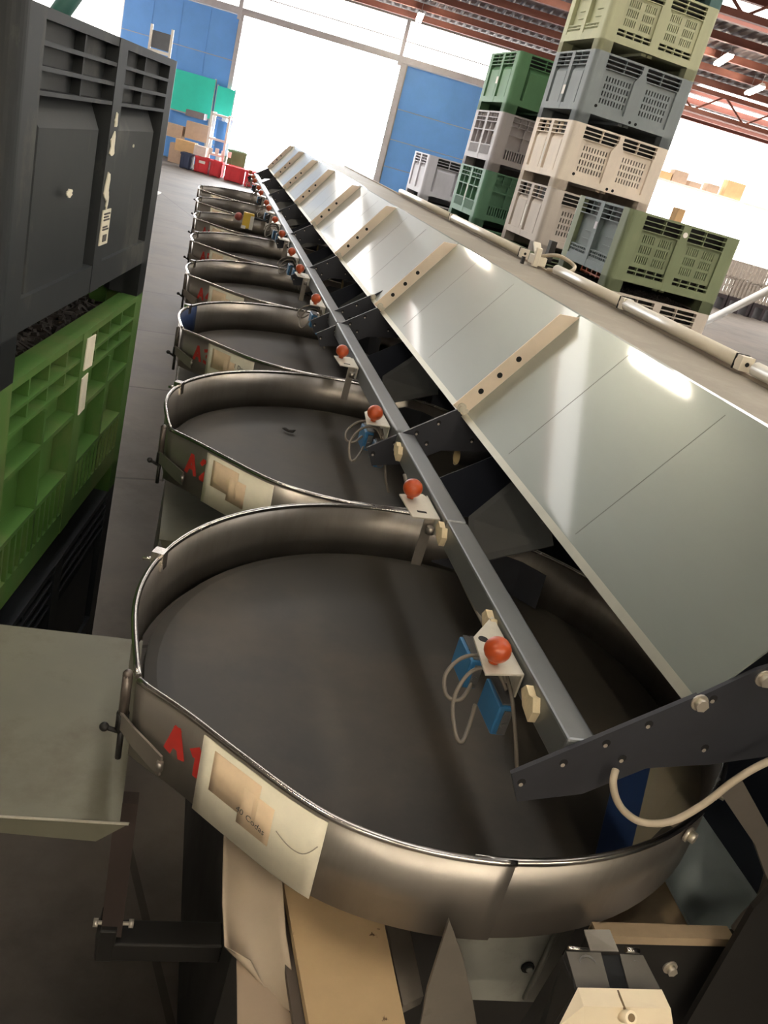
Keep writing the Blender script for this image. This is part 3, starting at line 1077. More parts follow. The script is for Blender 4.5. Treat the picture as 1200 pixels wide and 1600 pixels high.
def make_tub():
    root = empty('sorting_tub')
    wb = MB()
    flare = lambda d: RW - 0.003 + 0.02 * max(0, (d - 545) / 16.5) ** 2
    strip(wb, 262, 561.5, 84, flare, -TW, 0.0, 0.003)
    wb.build('wall', STEEL, root)
    bb = MB()
    strip(bb, 201.5, 268, 30, band_r, -TW, 0.0, 0.003)
    bb.build('front_band', STEEL, root)
    lp = MB()
    lp.tube(ring_pts(262, 561, 90, lambda d: flare(d) + 0.001, 0.0), 0.0062, 8)
    lp.tube(ring_pts(201.8, 268, 34, lambda d: band_r(d) - 0.001, 0.0), 0.0058, 8)
    lp.build('rim', LIP, root)
    # turntable disc
    db = MB()
    n = 72
    prof_ = [(0.0, DZ), (0.2, DZ), (0.4, DZ), (0.545, DZ), (0.568, DZ - 0.003), (0.572, DZ - 0.02), (0.0, DZ - 0.02)]
    vs = []
    for r_, z in prof_:
        for k in range(n):
            vs.append((r_ * math.cos(2 * PI * k / n), r_ * math.sin(2 * PI * k / n), z))
    fs = []
    for j in range(len(prof_) - 1):
        for k in range(n):
            fs.append((j * n + k, j * n + (k + 1) % n, (j + 1) * n + (k + 1) % n, (j + 1) * n + k))
    db.add(vs, fs)
    db.build('turntable', DISC, root)
    # static base pan below the disc
    pb = MB()
    pb.cyl((0, 0, -TW - 0.008), (0, 0, -TW + 0.004), 0.562, 64)
    pb.build('base_pan', STEEL, root)
    # hinge post at the kink with locking lever
    hp = MB()
    k0 = Vector((0.612 * math.cos(R(199.5)), 0.612 * math.sin(R(199.5)), 0))
    nrm = Vector((math.cos(R(200)), math.sin(R(200)), 0))
    tg = Vector((-math.sin(R(200)), math.cos(R(200)), 0))
    p0 = k0 + nrm * 0.018
    hp.cyl(p0 + Vector((0, 0, -0.085)), p0 + Vector((0, 0, -0.004)), 0.0085, 12)
    hp.sphere(p0 + Vector((0, 0, -0.004)), 0.009, 10)
    hpo = hp.build('hinge_post', mat('brown_steel', (0.13, 0.11, 0.095), 0.4, 0.6), root)
    sl = MB()
    a0 = k0 + nrm * 0.006 - tg * 0.008
    sl.prism([a0 + Vector((0, 0, -0.09)), a0 - tg * 0.012 + nrm * 0.004 + Vector((0, 0, -0.095)), a0 - tg * 0.012 + nrm * 0.004 + Vector((0, 0, -0.01)), a0 + Vector((0, 0, -0.006))], nrm * 0.004)
    sl.build('hinge_gap', BLACK, root)
    pp_ = MB()
    b0 = p0 + Vector((0, 0, -0.088))
    poly = []
    for dd, z0_, z1_ in ((200, -0.078, -0.112), (203.5, -0.084, -0.122), (207, -0.094, -0.136), (209.5, -0.102, -0.142)):
        r_ = band_r(dd) + 0.008
        poly.append((Vector((r_ * math.cos(R(dd)), r_ * math.sin(R(dd)), z0_)), Vector((r_ * math.cos(R(dd)), r_ * math.sin(R(dd)), z1_))))
    up_ = [a for a, _ in poly]
    dn_ = [b for _, b in poly]
    for k in range(3):
        pp_.prism([up_[k], up_[k + 1], dn_[k + 1], dn_[k]], nrm * 0.004)
    pp_.cyl(up_[-1] + nrm * 0.004 + Vector((0, 0, -0.01)), dn_[-1] + nrm * 0.004 + Vector((0, 0, 0.012)), 0.006, 8)
    hk = pp_.build('latch_plate', STEEL, root)
    lv_ = MB()
    lv_.cyl(b0 + Vector((0, 0, 0.004)), b0 + Vector((0, 0, -0.03)), 0.011, 12)
    lv_.cyl(b0 + Vector((0, 0, -0.03)), b0 + Vector((0, 0, -0.095)), 0.0055, 8)
    lv_.cyl(b0 + Vector((0, 0, -0.038)), b0 + nrm * 0.03 + Vector((0, 0, -0.02)), 0.0045, 8)
    lv_.sphere(b0 + nrm * 0.03 + Vector((0, 0, -0.02)), 0.0085, 10)
    lv_.build('latch_bolt', BLACK, hk)
    # clamp on the back left of the rim
    cp = MB()
    cb = Vector((-0.5637, 0.2065, 0))
    cn = cb.normalized()
    ct = Vector((-cn.y, cn.x, 0))
    Tm = Matrix((cn, ct, Vector((0, 0, 1)))).transposed().to_4x4()
    Tm.translation = cb
    cp.box(-0.012, 0.014, -0.014, 0.014, -0.03, 0.012, T=Tm)
    cp.cyl(Tm @ Vector((0.012, 0, -0.01)), Tm @ Vector((0.034, 0.006, -0.014)), 0.004, 8)
    cp.build('rim_clamp', LIP, root)
    # dark guide wing inside, on the right of the back wall
    wg = MB()
    wd = [math.radians(a) for a in (74, 66, 58, 50, 42)]
    zz = [(-0.122, -0.118), (-0.122, -0.075), (-0.122, -0.03), (-0.122, -0.022), (-0.122, -0.022)]
    for k in range(4):
        a0, a1 = wd[k], wd[k + 1]
        r0 = 0.585 - 0.012 * k
        r1 = 0.585 - 0.012 * (k + 1)
        q = [Vector((r0 * math.cos(a0), r0 * math.sin(a0), zz[k][0])), Vector((r1 * math.cos(a1), r1 * math.sin(a1), zz[k + 1][0])),
             Vector((r1 * math.cos(a1), r1 * math.sin(a1), zz[k + 1][1])), Vector((r0 * math.cos(a0), r0 * math.sin(a0), zz[k][1]))]
        wg.prism(q, (-0.002, -0.003, 0))
    wg.build('guide_wing', ARM, root)
    # label sheet on the front band
    lb = MB()
    strip(lb, 216.6, 241.2, 14, lambda d: band_r(d) + 0.0035, -TW - 0.004, -0.010, 0.002)
    lab = lb.build('paper_label', PAPER, root)
    pt = MB()
    strip(pt, 219.5, 229.5, 8, lambda d: band_r(d) + 0.0048, -0.10, -0.022, 0.001)
    strip(pt, 226, 232.6, 5, lambda d: band_r(d) + 0.0048, -0.118, -0.045, 0.001)
    pt.build('tape_patch', PATCH, lab)
    # carrying lugs
    for d in (303, 318):
        lg = MB()
        pB = Vector((RW * math.cos(R(d)), RW * math.sin(R(d)), -0.028))
        nB = Vector((math.cos(R(d)), math.sin(R(d)), 0))
        lg.cyl(pB, pB + nB * 0.006, 0.014, 12)
        lg.cyl(pB + nB * 0.006, pB + nB * 0.016, 0.010, 6)
        lg.build('bolt', BOLT, root)
    return root


order = ['nearest', 'second', 'third', 'fourth', 'fifth', 'sixth', 'seventh', 'eighth']
mark = ['A1', 'A2', 'A3', 'A4', 'A5', 'A6', 'A7', 'A8']
tub0 = make_tub()
tubs = []
for i in range(NT):
    t_ = tub0 if i == 0 else copy_tree(tub0)
    tubs.append(t_)
for i, t_ in enumerate(tubs):
    t_.location = (0, i * S, 0)
    t_.rotation_euler = (0, TILT, 0)
    if i == 0:
        tag(t_, 'large round stainless sorting tub marked A1 in the foreground', 'sorting tub', 'round sorting tubs in a row')
    elif i < 4:
        tag(t_, 'round stainless sorting tub marked %s, %s in the row' % (mark[i], order[i]), 'sorting tub', 'round sorting tubs in a row')
    else:
        tag(t_, 'round stainless sorting tub, %s of the row counted from the nearest' % order[i] if i < 7 else 'round stainless sorting tub at the far end of the row', 'sorting tub', 'round sorting tubs in a row')
    if i == 0:
        paint_marks('A1', 0.048, 209.4, -0.088, t_, 0.010, 0.016)
        wrap_text('40', 0.016, 225.6, -0.096, t_, INK, 'handwriting', rot=-0.1, lift=0.0058, bold=False)
        wrap_text('Codas', 0.016, 227.7, -0.098, t_, INK, 'handwriting', rot=-0.12, lift=0.0058, bold=False)
        cr_ = MB()
        pth = []
        for k in range(15):
            d = 233.6 + 7.0 * k / 14
            z = -0.078 - 0.012 * math.sin(k / 14 * PI) + (0.02 * max(0, (k - 9) / 5) ** 2)
            r_ = band_r(d) + 0.005
            pth.append((r_ * math.cos(R(d)), r_ * math.sin(R(d)), z))
        cr_.tube(pth, 0.0009, 5)
        cr_.build('pencil_stroke', mat('faint_pencil', (0.34, 0.31, 0.24), 0.8), t_)
    elif i < 6:
        paint_marks(mark[i], 0.055, 209.3, -0.098, t_)
    if i in (2, 3):
        wrap_text('1 Docena', 0.024, 232.0, -0.06, t_, INK, 'handwriting', rot=-0.05, lift=0.0058, bold=False)
    if i == 0:
        # tan liner sheet with a strip of blue film at the front right of the turntable
        toT = lambda p_: RT.transposed() @ p_
        fb = MB()
        fb.prism([toT(PZ(1022, 1170, -0.085)), toT(PZ(1104, 1170, -0.085)), toT(PZ(1092, 1262, -0.105)), toT(PZ(1048, 1298, -0.112)), toT(PZ(985, 1330, -0.112))], (0, 0, -0.002))
        lo_ = fb.build('liner_sheet', mat('liner_tan', (0.30, 0.26, 0.19), 0.5, 0.2), t_)
        fb = MB()
        fb.prism([toT(PZ(970, 1170, -0.085)), toT(PZ(1023, 1170, -0.085)), toT(PZ(986, 1330, -0.112)), toT(PZ(930, 1336, -0.112))], (0, 0, -0.002))
        fb.build('blue_film', BFILM, lo_)
    if i == 2:
        fb = MB()
        strip(fb, 152, 181, 10, lambda d: RW - 0.0075, -0.12, -0.004, 0.001)
        fb.build('blue_film', BFILM, t_)

# dry leaf on the second tub
lf = MB()
pth = [(-0.02, 0.012, 0.006), (-0.012, 0.003, 0.008), (0.0, -0.004, 0.005), (0.014, -0.006, 0.007), (0.024, -0.001, 0.012)]
lf.tube(pth, [0.003, 0.006, 0.005, 0.006, 0.002], 7)
o = lf.build('dry_leaf', LEAF)
p = RT @ Vector((-0.168, 0.245, DZ + 0.003))
o.location = (p.x, p.y + S, p.z)
tag(o, 'curled dark dry leaf lying on the floor of tub A2', 'leaf')

# yellow box hung on the rim of the sixth tub
yb = empty('hanging_box')
mb = MB()
mb.box(-0.045, 0.045, -0.02, 0.02, -0.08, 0.05)
mb.build('yellow_face', YEL, yb, 0.004)
mb = MB()
mb.box(0.016, 0.047, -0.023, 0.0, -0.082, 0.03)
mb.box(-0.05, -0.012, -0.022, 0.0, -0.085, -0.06)
mb.build('white_face', WHITE, yb)
mb = MB()
mb.sphere((-0.085, 0.0, 0.0), 0.035, 12)
mb.build('red_lamp', mat('dull_red', (0.28, 0.06, 0.05), 0.5), yb)
mb = MB()
mb.cyl((0.05, 0.0, 0.02), (0.32, 0.03, 0.01), 0.008, 8)
mb.build('holder_arm', ARM, yb)
p = PY(388, 342, 5 * S + 0.33)
yb.location = p
tag(yb, 'small yellow and white box with a red lamp over the sixth tub', 'indicator box')

# ------------------------------------------------------------------ deflector panels
PL, PU = Vector((0.137, 0, 0.296)), Vector((0.362, 0, 0.613))
sl_dir = (PU - PL).normalized()
sl_n = Vector((-sl_dir.z, 0, sl_dir.x))
LEN = (PU - PL).length
hy = S / 2 - 0.006


def add_flange(root, sy):
    if True:
        fl = MB()
        y0 = sy * hy
        base = Vector((0, y0, 0))
        fh = 0.042
        t0 = 0.0 if sy > 0 else 0.55
        q = [base + sl_dir * (0.004 + LEN * t0), base + sl_dir * (LEN * 0.985), base + sl_dir * (LEN * 0.9) + sl_n * fh, base + sl_dir * (LEN * t0) + sl_n * fh]
        fl.prism(q, (0, -sy * 0.003, 0))
        for t_ in (0.20, 0.36, 0.52) if sy > 0 else ():
            c_ = base + sl_dir * (LEN * t_) + sl_n * (fh * 0.5)
            fl.cyl(c_ + Vector((0, -sy * 0.0034, 0)), c_ + Vector((0, 0.0004 * sy, 0)), 0.0075, 12, mi=1)
        fo = fl.build('side_flange', [FLANGE, HOLE], root)
        if sy < 0:
            return
        bl = MB()
        c_ = base + sl_dir * (LEN * 0.035) + sl_n * (fh * 0.5)
        bl.cyl(c_ + Vector((0, -sy * 0.003, 0)), c_ + Vector((0, -sy * 0.006, 0)), 0.0125, 14)
        bl.cyl(c_ + Vector((0, -sy * 0.006, 0)), c_ + Vector((0, -sy * 0.013, 0)), 0.008, 6)
        bl.build('bolt', BOLT, fo)


def make_panel():
    root = empty('deflector_panel')
    sh = MB()
    a, b = Vector((0, -hy, 0)), Vector((0, hy, 0))
    q = [a, b, b + sl_dir * LEN, a + sl_dir * LEN]
    sh.prism(q, -sl_n * 0.003)
    # folded back top edge
    sh.prism([a + sl_dir * LEN, b + sl_dir * LEN, b + sl_dir * LEN + Vector((0.03, 0, -0.004)), a + sl_dir * LEN + Vector((0.03, 0, -0.004))], (0, 0, -0.003))
    sh.build('sheet', PANEL, root)
    lo = MB()
    lo.prism([a - sl_dir * 0.002 + sl_n * 0.0015, b - sl_dir * 0.002 + sl_n * 0.0015, b + sl_dir * 0.014 + sl_n * 0.0015, a + sl_dir * 0.014 + sl_n * 0.0015], -sl_n * 0.006)
    lo.build('lower_hem', LOWEDGE, root)
    add_flange(root, 1)
    for yy in (0.28, -0.12):
        sm_ = MB()
        p_ = Vector((0, yy, 0)) + sl_dir * 0.03
        e_ = Vector((0, yy, 0)) + sl_dir * (LEN - 0.02)
        w_ = Vector((0, 0.0009, 0))
        sm_.prism([p_ - w_, p_ + w_, e_ + w_, e_ - w_], sl_n * 0.0003)
        sm_.build('seam', mat('panel_seam', (0.16, 0.17, 0.15), 0.5, 0.5), root)
    return root


NP = 8
ordn = ['nearest', 'second', 'third', 'fourth', 'fifth', 'sixth', 'seventh', 'eighth', 'ninth', 'tenth', 'eleventh', 'twelfth', 'thirteenth', 'fourteenth']
pan0 = make_panel()
for i in range(NP):
    o = pan0 if i == 0 else copy_tree(pan0)
    o.location = (PL.x, i * S, PL.z)
    if i in (3, 5):
        o.rotation_euler = (0, R(1.2), 0)
    if i == 0:
        tag(o, 'large sloping stainless deflector panel in the right foreground with a lamp reflection', 'deflector panel', 'sloping deflector panels along the row')
    else:
        tag(o, 'sloping stainless deflector panel, %s of the row counted from the nearest' % ordn[i], 'deflector panel', 'sloping deflector panels along the row')

add_flange(pan0, -1)

# ------------------------------------------------------------------ bracket arms between tubs
def make_arm():
    root = empty('support_arm')
    poly = [(-0.085, 0.160), (0.137, 0.318), (0.205, 0.372), (0.245, 0.392), (0.34, 0.40), (0.34, 0.245), (0.205, 0.208), (0.11, 0.192), (0.03, 0.138), (-0.062, 0.116)]
    mb = MB()
    mb.prism([(x, 0.003, z) for x, z in poly], (0, -0.006, 0))
    # folded top lip
    mb.prism([(-0.085, -0.003, 0.160), (0.137, -0.003, 0.318), (0.137, 0.004, 0.318), (-0.085, 0.004, 0.160)], (-0.0015, 0, 0.0025))
    for (x, z) in ((-0.067, 0.150), (-0.018, 0.189), (0.032, 0.228), (0.082, 0.266), (0.160, 0.318), (0.066, 0.205), (0.185, 0.236)):
        mb.cyl((x, -0.0034, z), (x, 0.0, z), 0.0062, 10, mi=1)
        mb.cyl((x, -0.0038, z - 0.004), (x, -0.001, z - 0.004), 0.0032, 8, mi=2)
    mb.build('arm_plate', [ARM, HOLE, BOLT], root)
    for (x, z) in ((0.1405, 0.3105), (0.219, 0.3605)):
        b = MB()
        b.cyl((x, -0.003, z), (x, -0.006, z), 0.0125, 14)
        b.cyl((x, -0.006, z), (x, -0.014, z), 0.0095, 6)
        b.build('bolt', BOLT, root)
    return root


arm0 = make_arm()
ys = [-0.6] + [(-0.5 + i) * S for i in range(1, 9)] + [2.02]
for i, y in enumerate(ys):
    o = arm0 if i == 0 else copy_tree(arm0)
    o.location = (0, y, 0)
    if i == 0:
        lb = 'dark perforated support arm with two big bolts in the right foreground'
    elif i == len(ys) - 1:
        lb = 'extra dark support arm close behind the third arm'
    else:
        lb = 'dark perforated support arm, %s of the row counted from the nearest' % ordn[i]
    tag(o, lb, 'support arm', 'dark support arms between the tubs')

# ------------------------------------------------------------------ rail tubes
RX0, RX1, RZ = -0.020, 0.027, 0.222


def make_rail(L):
    mb = MB()
    mb.box(RX0, RX1, 0, L, RZ - 0.052, RZ)
    return mb.build('rail_tube', RAIL, None, 0.004)


segs = [(-0.594, 0.075), (0.08, 0.596)] + [((i - 0.5) * S + 0.006, (i + 0.5) * S - 0.006) for i in range(1, 8)]
for i, (y0, y1) in enumerate(segs):
    o = make_rail(y1 - y0)
    o.location = (0, y0, 0)
    tag(o, ['grey square rail tube over tub A1, nearest piece', 'grey square rail tube, short second piece up to the arm', ][i] if i < 2 else
        'grey square rail tube, %s piece of the line counted from the nearest' % ordn[i], 'rail tube', 'rail tubes over the tubs')

# ------------------------------------------------------------------ sensors on the rail
def make_sensor_a():
    """pointed plate with two blue sensor heads and a looped cable"""
    root = empty('photo_sensor')
    mb = MB()
    poly = [(-0.003, -0.020), (-0.003, 0.175), (-0.058, 0.105), (-0.068, 0.0), (-0.064, -0.020)]
    poly = [(-0.004, 0.16), (-0.058, 0.088), (-0.068, -0.012), (-0.004, -0.002)]
    mb.prism([(x, y, 0.0) for x, y in poly], (0, 0, 0.003))
    mb.prism([(-0.004, 0.16, 0.003), (-0.004, -0.002, 0.003), (-0.004, -0.002, -0.04), (-0.004, 0.10, -0.04)], (0.003, 0, 0))
    mb.cyl((-0.042, 0.085, 0.002), (-0.042, 0.085, 0.0036), 0.0085, 12, mi=1)
    mb.build('mounting_plate', [ZINC, HOLE], root)
    kb = MB()
    kb.sphere((-0.045, 0.022, 0.026), 0.0215, 20, sz=0.95)
    kb.cyl((-0.045, 0.022, 0.003), (-0.045, 0.022, 0.012), 0.008, 10)
    kb.build('knob', ORANGE, root)
    for (x, y, z) in ((-0.014, 0.165, -0.088), (0.002, 0.050, -0.090)):
        s1 = MB()
        s1.box(x - 0.018, x + 0.008, y - 0.045, y + 0.03, z - 0.03, z + 0.025)
        so = s1.build('sensor_head', SBLUE, root, 0.003)
        s2 = MB()
        s2.box(x - 0.008, x + 0.0055, y - 0.0475, y - 0.044, z - 0.026, z + 0.018)
        s2.box(x - 0.012, x + 0.0085, y - 0.04, y + 0.03, z + 0.0245, z + 0.028)
        s2.cyl((x - 0.002, y - 0.0475, z - 0.008), (x - 0.002, y - 0.0505, z - 0.008), 0.005, 10)
        s2.build('lens_cover', SGREY, so)
    cb = MB()
    dy_ = 0.055
    P = [(-0.012, -0.035, -0.03), (-0.03, -0.005, -0.01), (-0.07, 0.01, -0.02), (-0.10, -0.005, -0.045), (-0.105, -0.04, -0.06), (-0.085, -0.05, -0.06), (-0.06, -0.02, -0.05)]
    Q = [(-0.010, -0.04, -0.04), (-0.03, -0.02, -0.02), (-0.065, -0.015, -0.03), (-0.095, -0.05, -0.06), (-0.098, -0.10, -0.085), (-0.088, -0.11, -0.09), (-0.066, -0.07, -0.08), (-0.055, -0.045, -0.07)]
    W = [(-0.012, -0.02, -0.02), (-0.008, -0.06, -0.04), (0.0, -0.10, -0.085), (0.006, -0.125, -0.12), (0.02, -0.14, -0.15)]
    for path in (P, Q, W):
        cb.tube(smooth_path([(x, y + dy_, z) for x, y, z in path]), 0.0033, 7)
    cb.build('cable', CABLE, root)
    return root


def smooth_path(pts, n=6):
    pts = [Vector(p) for p in pts]
    out = []
    for i in range(len(pts) - 1):
        p0 = pts[max(i - 1, 0)]
        p1, p2 = pts[i], pts[i + 1]
        p3 = pts[min(i + 2, len(pts) - 1)]
        for k in range(n):
            t_ = k / n
            out.append(0.5 * ((2 * p1) + (p2 - p0) * t_ + (2 * p0 - 5 * p1 + 4 * p2 - p3) * t_ ** 2 + (3 * p1 - p0 - 3 * p2 + p3) * t_ ** 3))
    out.append(pts[-1])
    return out


def make_sensor_b():
    """rectangular plate with a slot and a hanging strip"""
    root = empty('photo_sensor')
    mb = MB()
    mb.prism([(-0.012, 0.035, 0.0), (-0.070, 0.012, 0.0), (-0.064, -0.098, 0.0), (-0.004, -0.088, 0.0), (-0.004, 0.02, 0.0)], (0, 0, 0.003))
    mb.prism([(-0.004, 0.03, 0.003), (-0.004, -0.088, 0.003), (-0.004, -0.088, -0.035), (-0.004, 0.03, -0.035)], (0.003, 0, 0))
    mb.box(-0.047, -0.026, -0.070, -0.062, 0.002, 0.0036, mi=1)
    mb.build('mounting_plate', [ZINC, HOLE], root)
    kb = MB()
    kb.sphere((-0.048, 0.002, 0.026), 0.0215, 20, sz=0.95)
    kb.cyl((-0.048, 0.002, 0.003), (-0.048, 0.002, 0.012), 0.008, 10)
    kb.build('knob', ORANGE, root)
    st = MB()
    st.box(-0.034, -0.012, -0.088, -0.085, -0.11, 0.0)
    st.cyl((-0.02, -0.10, -0.012), (-0.02, -0.10, -0.028), 0.009, 10)
    st.build('hanger_strip', STEEL, root)
    return root


def make_foam():
    mb = MB()
    pts = [(0, 0.0, 0.0), (0, 0.03, 0.006), (0, 0.05, 0.022), (0, 0.04, 0.036), (0, 0.022, 0.031), (0, 0.01, 0.036), (0, -0.004, 0.02)]
    mb.prism(pts, (0.012, 0, 0))
    return mb.build('foam_pad', FOAM)


sa0, sb0 = None, None
obs = [-0.432, 0.186, 0.664, 1.298, 2.112, 2.826, 3.333, 4.024, 4.701, 5.393]
more = [5.75, 6.55, 7.0, 7.75, 8.2, 8.85]
posn = ['first', 'second', 'third', 'fourth', 'fifth', 'sixth', 'seventh', 'eighth', 'ninth', 'tenth', 'eleventh', 'twelfth', 'thirteenth', 'fourteenth', 'fifteenth', 'sixteenth', 'seventeenth', 'eighteenth', 'nineteenth']
for i, y in enumerate(obs + more):
    typ_a = i % 4 in (0, 2)
    if typ_a:
        if sa0 is None:
            sa0 = make_sensor_a()
            o = sa0
        else:
            o = copy_tree(sa0)
        o.location = (-0.0225, y - 0.0, 0.207)
    else:
        if sb0 is None:
            sb0 = make_sensor_b()
            o = sb0
        else:
            o = copy_tree(sb0)
        o.location = (-0.0225, y + 0.005, 0.207)
    if i == 0:
        lb = 'orange knobbed sensor with two blue heads and looped cable, nearest on the rail'
    elif i == 1:
        lb = 'orange knobbed sensor plate with a slot, second from the foreground'
    elif i == 2:
        lb = 'orange knobbed sensor with blue heads just behind the second arm'
    else:
        lb = 'orange knobbed sensor on the rail, %s counted from the nearest' % posn[i]
    tag(o, lb, 'sensor', 'orange knobbed sensors on the rail')

fm0 = make_foam()
fspots = [(-0.295, 'cream foam scrap on the rail ahead of the nearest sensor'), (-0.505, 'cream foam scrap on the rail just below the nearest sensor'),
          (0.50, 'cream foam scrap stuck on the rail right below the second arm'), (0.045, 'cream foam scrap at the joint of the two nearest rail pieces')]
for i, (y, lb) in enumerate(fspots):
    o = fm0 if i == 0 else copy_tree(fm0)
    o.location = (RX0 - 0.0125, y, RZ - 0.045)
    tag(o, lb, 'foam scrap', 'cream foam scraps on the rail')

# sensor cable along the rail
mb = MB()
mb.tube(smooth_path([PZ(632, 742, 0.20), PZ(640, 770, 0.18), PZ(660, 800, 0.16), PZ(690, 835, 0.17), PZ(706, 870, 0.16), PZ(728, 920, 0.16), PZ(758, 978, 0.18)]), 0.0045, 8)
o = mb.build('sensor_cable', CABLE)
tag(o, 'thin grey cable running along the rail to the nearest sensor', 'cable')
# beige cable in front of the first arm
mb = MB()
pts = [PY(962, 1203, -0.612), PY(958, 1222, -0.625), PY(963, 1248, -0.63), PY(978, 1270, -0.632), PY(1005, 1285, -0.633), PY(1050, 1283, -0.635), PY(1100, 1256, -0.64), PY(1150, 1218, -0.645), PY(1200, 1190, -0.65), PY(1270, 1165, -0.66)]
mb.tube(smooth_path(pts), 0.0052, 10)
o = mb.build('beige_cable', CABLE2)
tag(o, 'thick beige cable hanging in a loop in front of the nearest arm', 'cable')

# ------------------------------------------------------------------ central conveyor
YN, YF = -1.3, 9.7
cv = empty('conveyor')
mb = MB()
mb.box(0.40, 1.06, YN, YF, 0.515, 0.525)
mb.build('belt', BELT, cv)
mb = MB()
mb.box(1.06, 1.085, YN, YF, 0.36, 0.535)
mb.box(0.385, 0.40, YN, YF, 0.44, 0.53)
mb.build('side_rail', BEIGE, cv)
mb = MB()
mb.box(0.64, 1.02, YN + 0.1, YF - 0.1, -0.3, 0.515)
for y in (-0.9, 2.2, 5.3, 8.4):
    mb.box(0.66, 0.74, y, y + 0.08, FLOOR, -0.3)
    mb.box(0.94, 1.02, y, y + 0.08, FLOOR, -0.3)
mb.build('machine_body', NAVY, cv)
cv.location = (0, 0, 0)
tag(cv, 'long beige belt conveyor behind the sloping panels', 'conveyor')

# white pipe pieces along the far edge of the belt
ybr = [(-1.2, 0.80, 'white pipe piece on the belt edge, cut by the right border'), (0.88, 1.70, 'white pipe piece on the belt edge with a square end cap'),
       (1.72, 2.46, 'white pipe piece on the belt edge under the olive crate'), (2.95, 4.40, 'white pipe piece on the belt edge below the taupe crate'), (4.43, 6.2, 'white pipe piece on the belt edge below the pale grey crate')]
XPIPE, ZPIPE = 1.06, 0.5585
for i, (y0, y1, lb) in enumerate(ybr):
    root = empty('white_pipe', (XPIPE, y0, ZPIPE))
    mb = MB()
    mb.cyl((0, 0, 0), (0, y1 - y0, 0), 0.0225, 16)
    mb.build('pipe', PVC, root)
    mb = MB()
    mb.box(-0.022, 0.022, -0.03, 0.0, -0.022, 0.022)
    mb.cyl((-0.0, -0.032, 0), (0, -0.030, 0), 0.007, 8, mi=1)
    mb.box(-0.024, 0.024, 0.004, 0.008, -0.024, 0.024, mi=1)
    mb.build('end_cap', [PVC, HOLE], root)
    tag(root, lb, 'pipe', 'white pipes on the belt edge')
# little clamp fixture on the pipe
fx = empty('pipe_clamp', PY(838, 412, 2.7) + Vector((0, 0, 0.02)))
mb = MB()
mb.box(-0.03, 0.03, -0.05, 0.05, -0.025, 0.02)
mb.box(-0.05, -0.02, -0.08, -0.06, -0.03, 0.06)
mb.prism([(-0.02, 0.02, 0.02), (0.02, 0.02, 0.02), (0.03, 0.10, 0.06), (-0.01, 0.10, 0.06)], (0, 0, 0.015))
mb.build('clamp_body', PVC, fx, 0.004)
mb = MB()
mb.tube(smooth_path([(0.0, -0.02, 0.02), (0.05, -0.12, 0.05), (0.10, -0.22, 0.03), (0.06, -0.26, 0.0), (0.0, -0.16, -0.02)]), 0.009, 8)
mb.build('hose', CABLE2, fx)
mb = MB()
mb.box(0.06, 0.09, 0.04, 0.08, 0.0, 0.10)
mb.box(-0.09, -0.075, -0.03, -0.015, -0.035, 0.0)
mb.build('black_foot', BLACK, fx)
tag(fx, 'cream pipe clamp with a looped hose on the belt edge', 'pipe clamp')

# outlet pipes seen under the panels
mb0 = None
for i, (px, py, y) in enumerate(((713, 712, 0.70), (604, 400, 3.0), (500, 368, 3.9))):
    p = PY(px, py, y) if i == 0 else Vector((0.20, (i + 1) * S + 0.7 * 1, 0.16))
    if mb0 is None:
        mb = MB()
        n = 20
        mb.tube([(0.0, 0, 0), (0.42, 0.05, 0.02)], [0.026, 0.026], n, 1, cap=False)
        mb.tube([(0.002, 0, 0), (0.42, 0.05, 0.02)], [0.0235, 0.0235], n, 0, cap=False)
        mb.tube([(0.0, 0, 0), (0.002, 0.0, 0.0)], [0.0265, 0.0235], n, 0, cap=False)
        mb.cyl((0.10, 0.012, 0.005), (0.105, 0.0125, 0.005), 0.0235, n, 0)
        o = mb0 = mb.build('outlet_pipe', [DUCT, BLACK])
    else:
        o = copy_tree(mb0)
    o.location = p
    tag(o, ['round tan pipe end showing under the nearest panel behind the second arm', 'round tan pipe end under the third panel', 'round tan pipe end under the fourth panel'][i], 'pipe', 'pipe ends under the panels')

# dark chute plates under each panel
ch0 = None
for i in range(8):
    if ch0 is None:
        root = empty('chute')
        mb = MB()
        mb.prism([(0.16, 0.30, 0.02), (0.36, 0.31, 0.10), (0.36, 0.54, 0.24), (0.16, 0.40, 0.10)], (0, 0, 0.003))
        mb.build('grey_slide', mat('dark_slide', (0.085, 0.085, 0.085), 0.45, 0.4), root)
        mb = MB()
        mb.prism([(0.10, 0.595, 0.02), (0.36, 0.595, 0.02), (0.36, 0.595, 0.28), (0.10, 0.595, 0.10)], (0, -0.003, 0))
        mb.build('chute_wall', NAVY, root)
        ch0 = o = root
    else:
        o = copy_tree(ch0)
    o.location = (0, i * S, 0)
    tag(o, 'dark steel chute under the nearest panel' if i == 0 else 'dark steel chute under the %s panel of the row' % ordn[i], 'chute', 'chutes under the panels')

# ------------------------------------------------------------------ things below the near tubs
# left tray
tr = empty('side_tray', (-0.9, 0.0, -0.3))
mb = MB()
mb.box(-0.75, 0.335, -0.268, 0.296, -0.003, 0.0)
mb.prism([(-0.75, -0.268, 0.0), (0.352, -0.268, 0.0), (0.30, -0.268, -0.046), (0.0, -0.268, -0.030), (-0.75, -0.268, -0.012)], (0, 0.003, 0))
mb.build('tray_sheet', TRAY, tr)
mb = MB()
mb.cyl((-0.75, -0.269, 0.0), (0.35, -0.269, 0.0), 0.0026, 8)
mb.build('front_edge', ZINC, tr)
tag(tr, 'flat dull metal tray at the lower left beside tub A1', 'tray')
